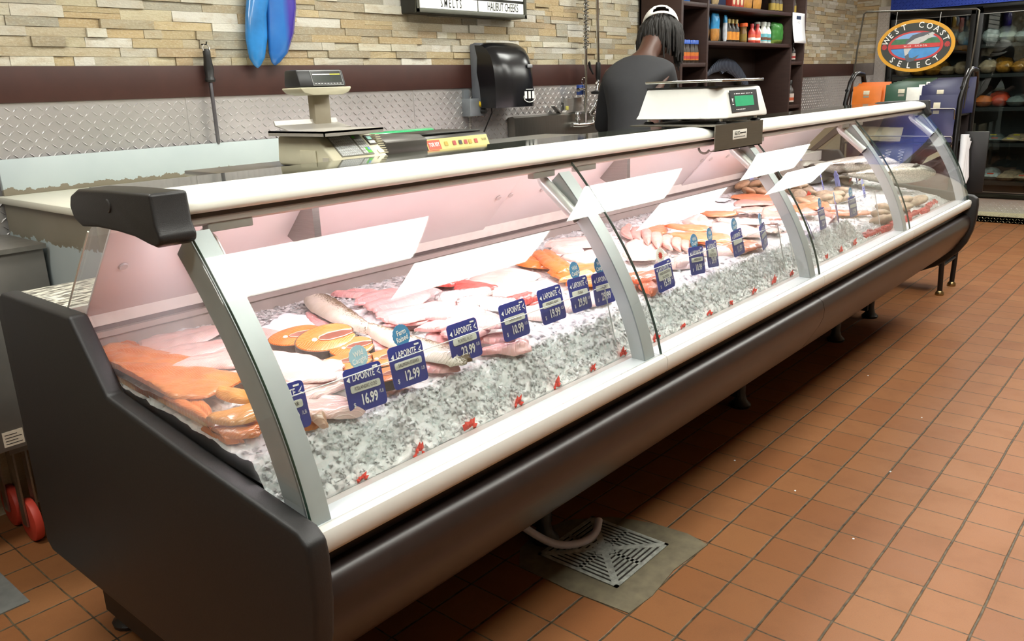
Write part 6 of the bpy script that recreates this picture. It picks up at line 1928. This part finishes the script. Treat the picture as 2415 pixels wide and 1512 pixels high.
# header, plinth and kerb of tread plate round the freezer
BLT = M('blue_tread', '#2b45a8', .4, .3, .1)
struct(tread('trim_6', 'y', XR - .03, Y0, 1.745, 2.05, ZC, p=.03, mat=BLT))
struct(tread('trim_7', 'y', XR - .02, Y0, 1.745, .04, .195))
ks = tread('trim_8', 'y', 8.36, -1.2, 2.0, 0, .06, mat=M('lit_kerb_tread', '#cfc9a8', .4, .8, .05))  # yellowish base holds the light that the kerb metal reflects
struct(ks)
b = MB().box(8.36, XR - .01, -1.2, 2.0, 0, .062)
p_ = .0185
for i in range(int((XR - 8.37) / p_)):
    for j in range(int(3.2 / p_)):
        cx, cy = 8.365 + (i + .5) * p_, -1.2 + (j + .5) * p_
        a = radians(50 if (i + j) % 2 else -50)
        q = lambda u, w, d: (cx + cos(a) * u - sin(a) * w, cy + sin(a) * u + cos(a) * w, .062 + d)
        l, w, h = p_ * .44, p_ * .13, .0032
        b.add([q(-l, 0, 0), q(0, -w, 0), q(l, 0, 0), q(0, w, 0), q(-l * .5, 0, h), q(l * .5, 0, h)], [(0, 1, 4), (1, 5, 4), (1, 2, 5), (2, 3, 5), (3, 4, 5), (3, 0, 4)])
struct(b.build('trim_9', MC['lit_kerb_tread'], smooth=0, merge=False))
b = MB().box(XR, XR + .95, -5.1, Y0, 0, ZC).box(XR + .7, XR + .95, Y0, 2.2, 0, ZC).box(XR, XR + .7, Y0, 1.745, 2.05, ZC).box(XR, XR + .7, Y0, 1.745, 0, .17).box(XR + .03, XR + .7, 1.75, 2.2, 0, ZC)
struct(b.build('wall_freezer', PAINT, smooth=0))
# ================================================================== on the floor
CON = M('worn_concrete', '#6a614c', .75, 0, .2, 25, bmp=.4, bs=80)
t = thing('floor_drain', 'square cast floor drain with slotted grate set in a patch of concrete', 'drain', (1.215, .24, 0))
out = [(.985, .40), (.975, .2), (.99, .005), (1.1, -.004), (1.25, .012), (1.44, -.002), (1.46, .08), (1.45, .2), (1.43, .27), (1.40, .34), (1.30, .44), (1.19, .48), (1.06, .46)]
MB().prism(out, 0, .003, 'z').build('concrete_patch', CON, t, smooth=0)
gx0, gx1, gy0, gy1 = 1.067, 1.363, .095, .391
MB().box(gx0, gx1, gy0, gy1, .002, .0042).build('pit_shade', M('drain_shade', '#20180f', .7, 0, .4, 60), t)  # flat dark sheet under the bars; the hole's shade is its colour
GR = M('drain_grate', '#a9aba2', .5, .3, .3, 60, bmp=.5, bs=120)
b = MB()
cx, cy = (gx0 + gx1) / 2, (gy0 + gy1) / 2
for q in ((gx0, gx1, gy0, gy0 + .012), (gx0, gx1, gy1 - .012, gy1), (gx0, gx0 + .012, gy0, gy1), (gx1 - .012, gx1, gy0, gy1)):
    b.box(q[0], q[1], q[2], q[3], .003, .0065)
for s in (1, -1):
    R45 = Matrix.Translation((cx, cy, 0)) @ Matrix.Rotation(radians(45 * s), 4, 'Z')
    b.box(-.195, .195, -.011, .011, .0035, .0066, T=R45)
    b.box(-.03, .03, -.03, .03, .0035, .0068, T=R45)
for k in range(4):
    RT = Matrix.Translation((cx, cy, 0)) @ Matrix.Rotation(radians(90 * k), 4, 'Z')
    for i in range(7):
        y = .04 + .0165 * i
        b.box(-y, y, y - .0045, y + .0045, .003, .0062, T=RT)
    b.box(-.007, .007, .03, .145, .003, .0062, T=RT)
b.build('grate', GR, t)
t = thing('drain_hose', 'pale plastic drain hose looping from under the counter onto the floor drain', 'hose', (1.2, .33, 0))
pts = [(1.03, .53, .16), (1.06, .45, .09), (1.10, .38, .04), (1.14, .335, .022), (1.2, .305, .018), (1.26, .305, .022), (1.31, .325, .045)]
import mathutils
sp = []
for i in range(len(pts) - 1):
    p0, p1, p2, p3 = [Vector(pts[max(0, min(len(pts) - 1, i + k))]) for k in (-1, 0, 1, 2)]
    for j in range(6):
        s = j / 6
        sp.append(.5 * ((2 * p1) + (p2 - p0) * s + (2 * p0 - 5 * p1 + 4 * p2 - p3) * s * s + (3 * p1 - p0 - 3 * p2 + p3) * s ** 3))
MB().tube(sp, .0125, 12).build('hose', M('milky_hose', '#c9c6d2', .4, 0, .04), t)
t = thing('floor_hatch', 'grey concrete drain cover with a dark slot in the tiles beyond the end panel', 'drain cover', (-.3, 1.58, 0))
MB().box(-.6, -.045, 1.44, 1.75, 0, .004).build('cover', M('hatch_grey', '#6f6f6b', .7, 0, .15, 30), t)
MB().box(-.25, -.12, 1.54, 1.56, .0035, .0048).build('slot', M('drain_shade', '#20180f'), t)  # dark strip on the cover, the slot's shade put in as colour
r = random.Random(5)
for i, (x, y) in enumerate(((1.95, -.08), (2.3, -.3), (2.05, .2), (2.9, -.25), (3.3, .1), (1.75, -.35))):
    o = MB().prism([(x + .006 * r.uniform(.6, 1) * cos(a), y + .004 * r.uniform(.6, 1) * sin(a)) for a in [2 * pi * k / 7 for k in range(7)]], 0, .0015, 'z').build('paper_scrap', PAP, smooth=0)
    tag(o, 'tiny white scrap of paper on the floor tiles', 'scrap', 'paper scraps on the floor')
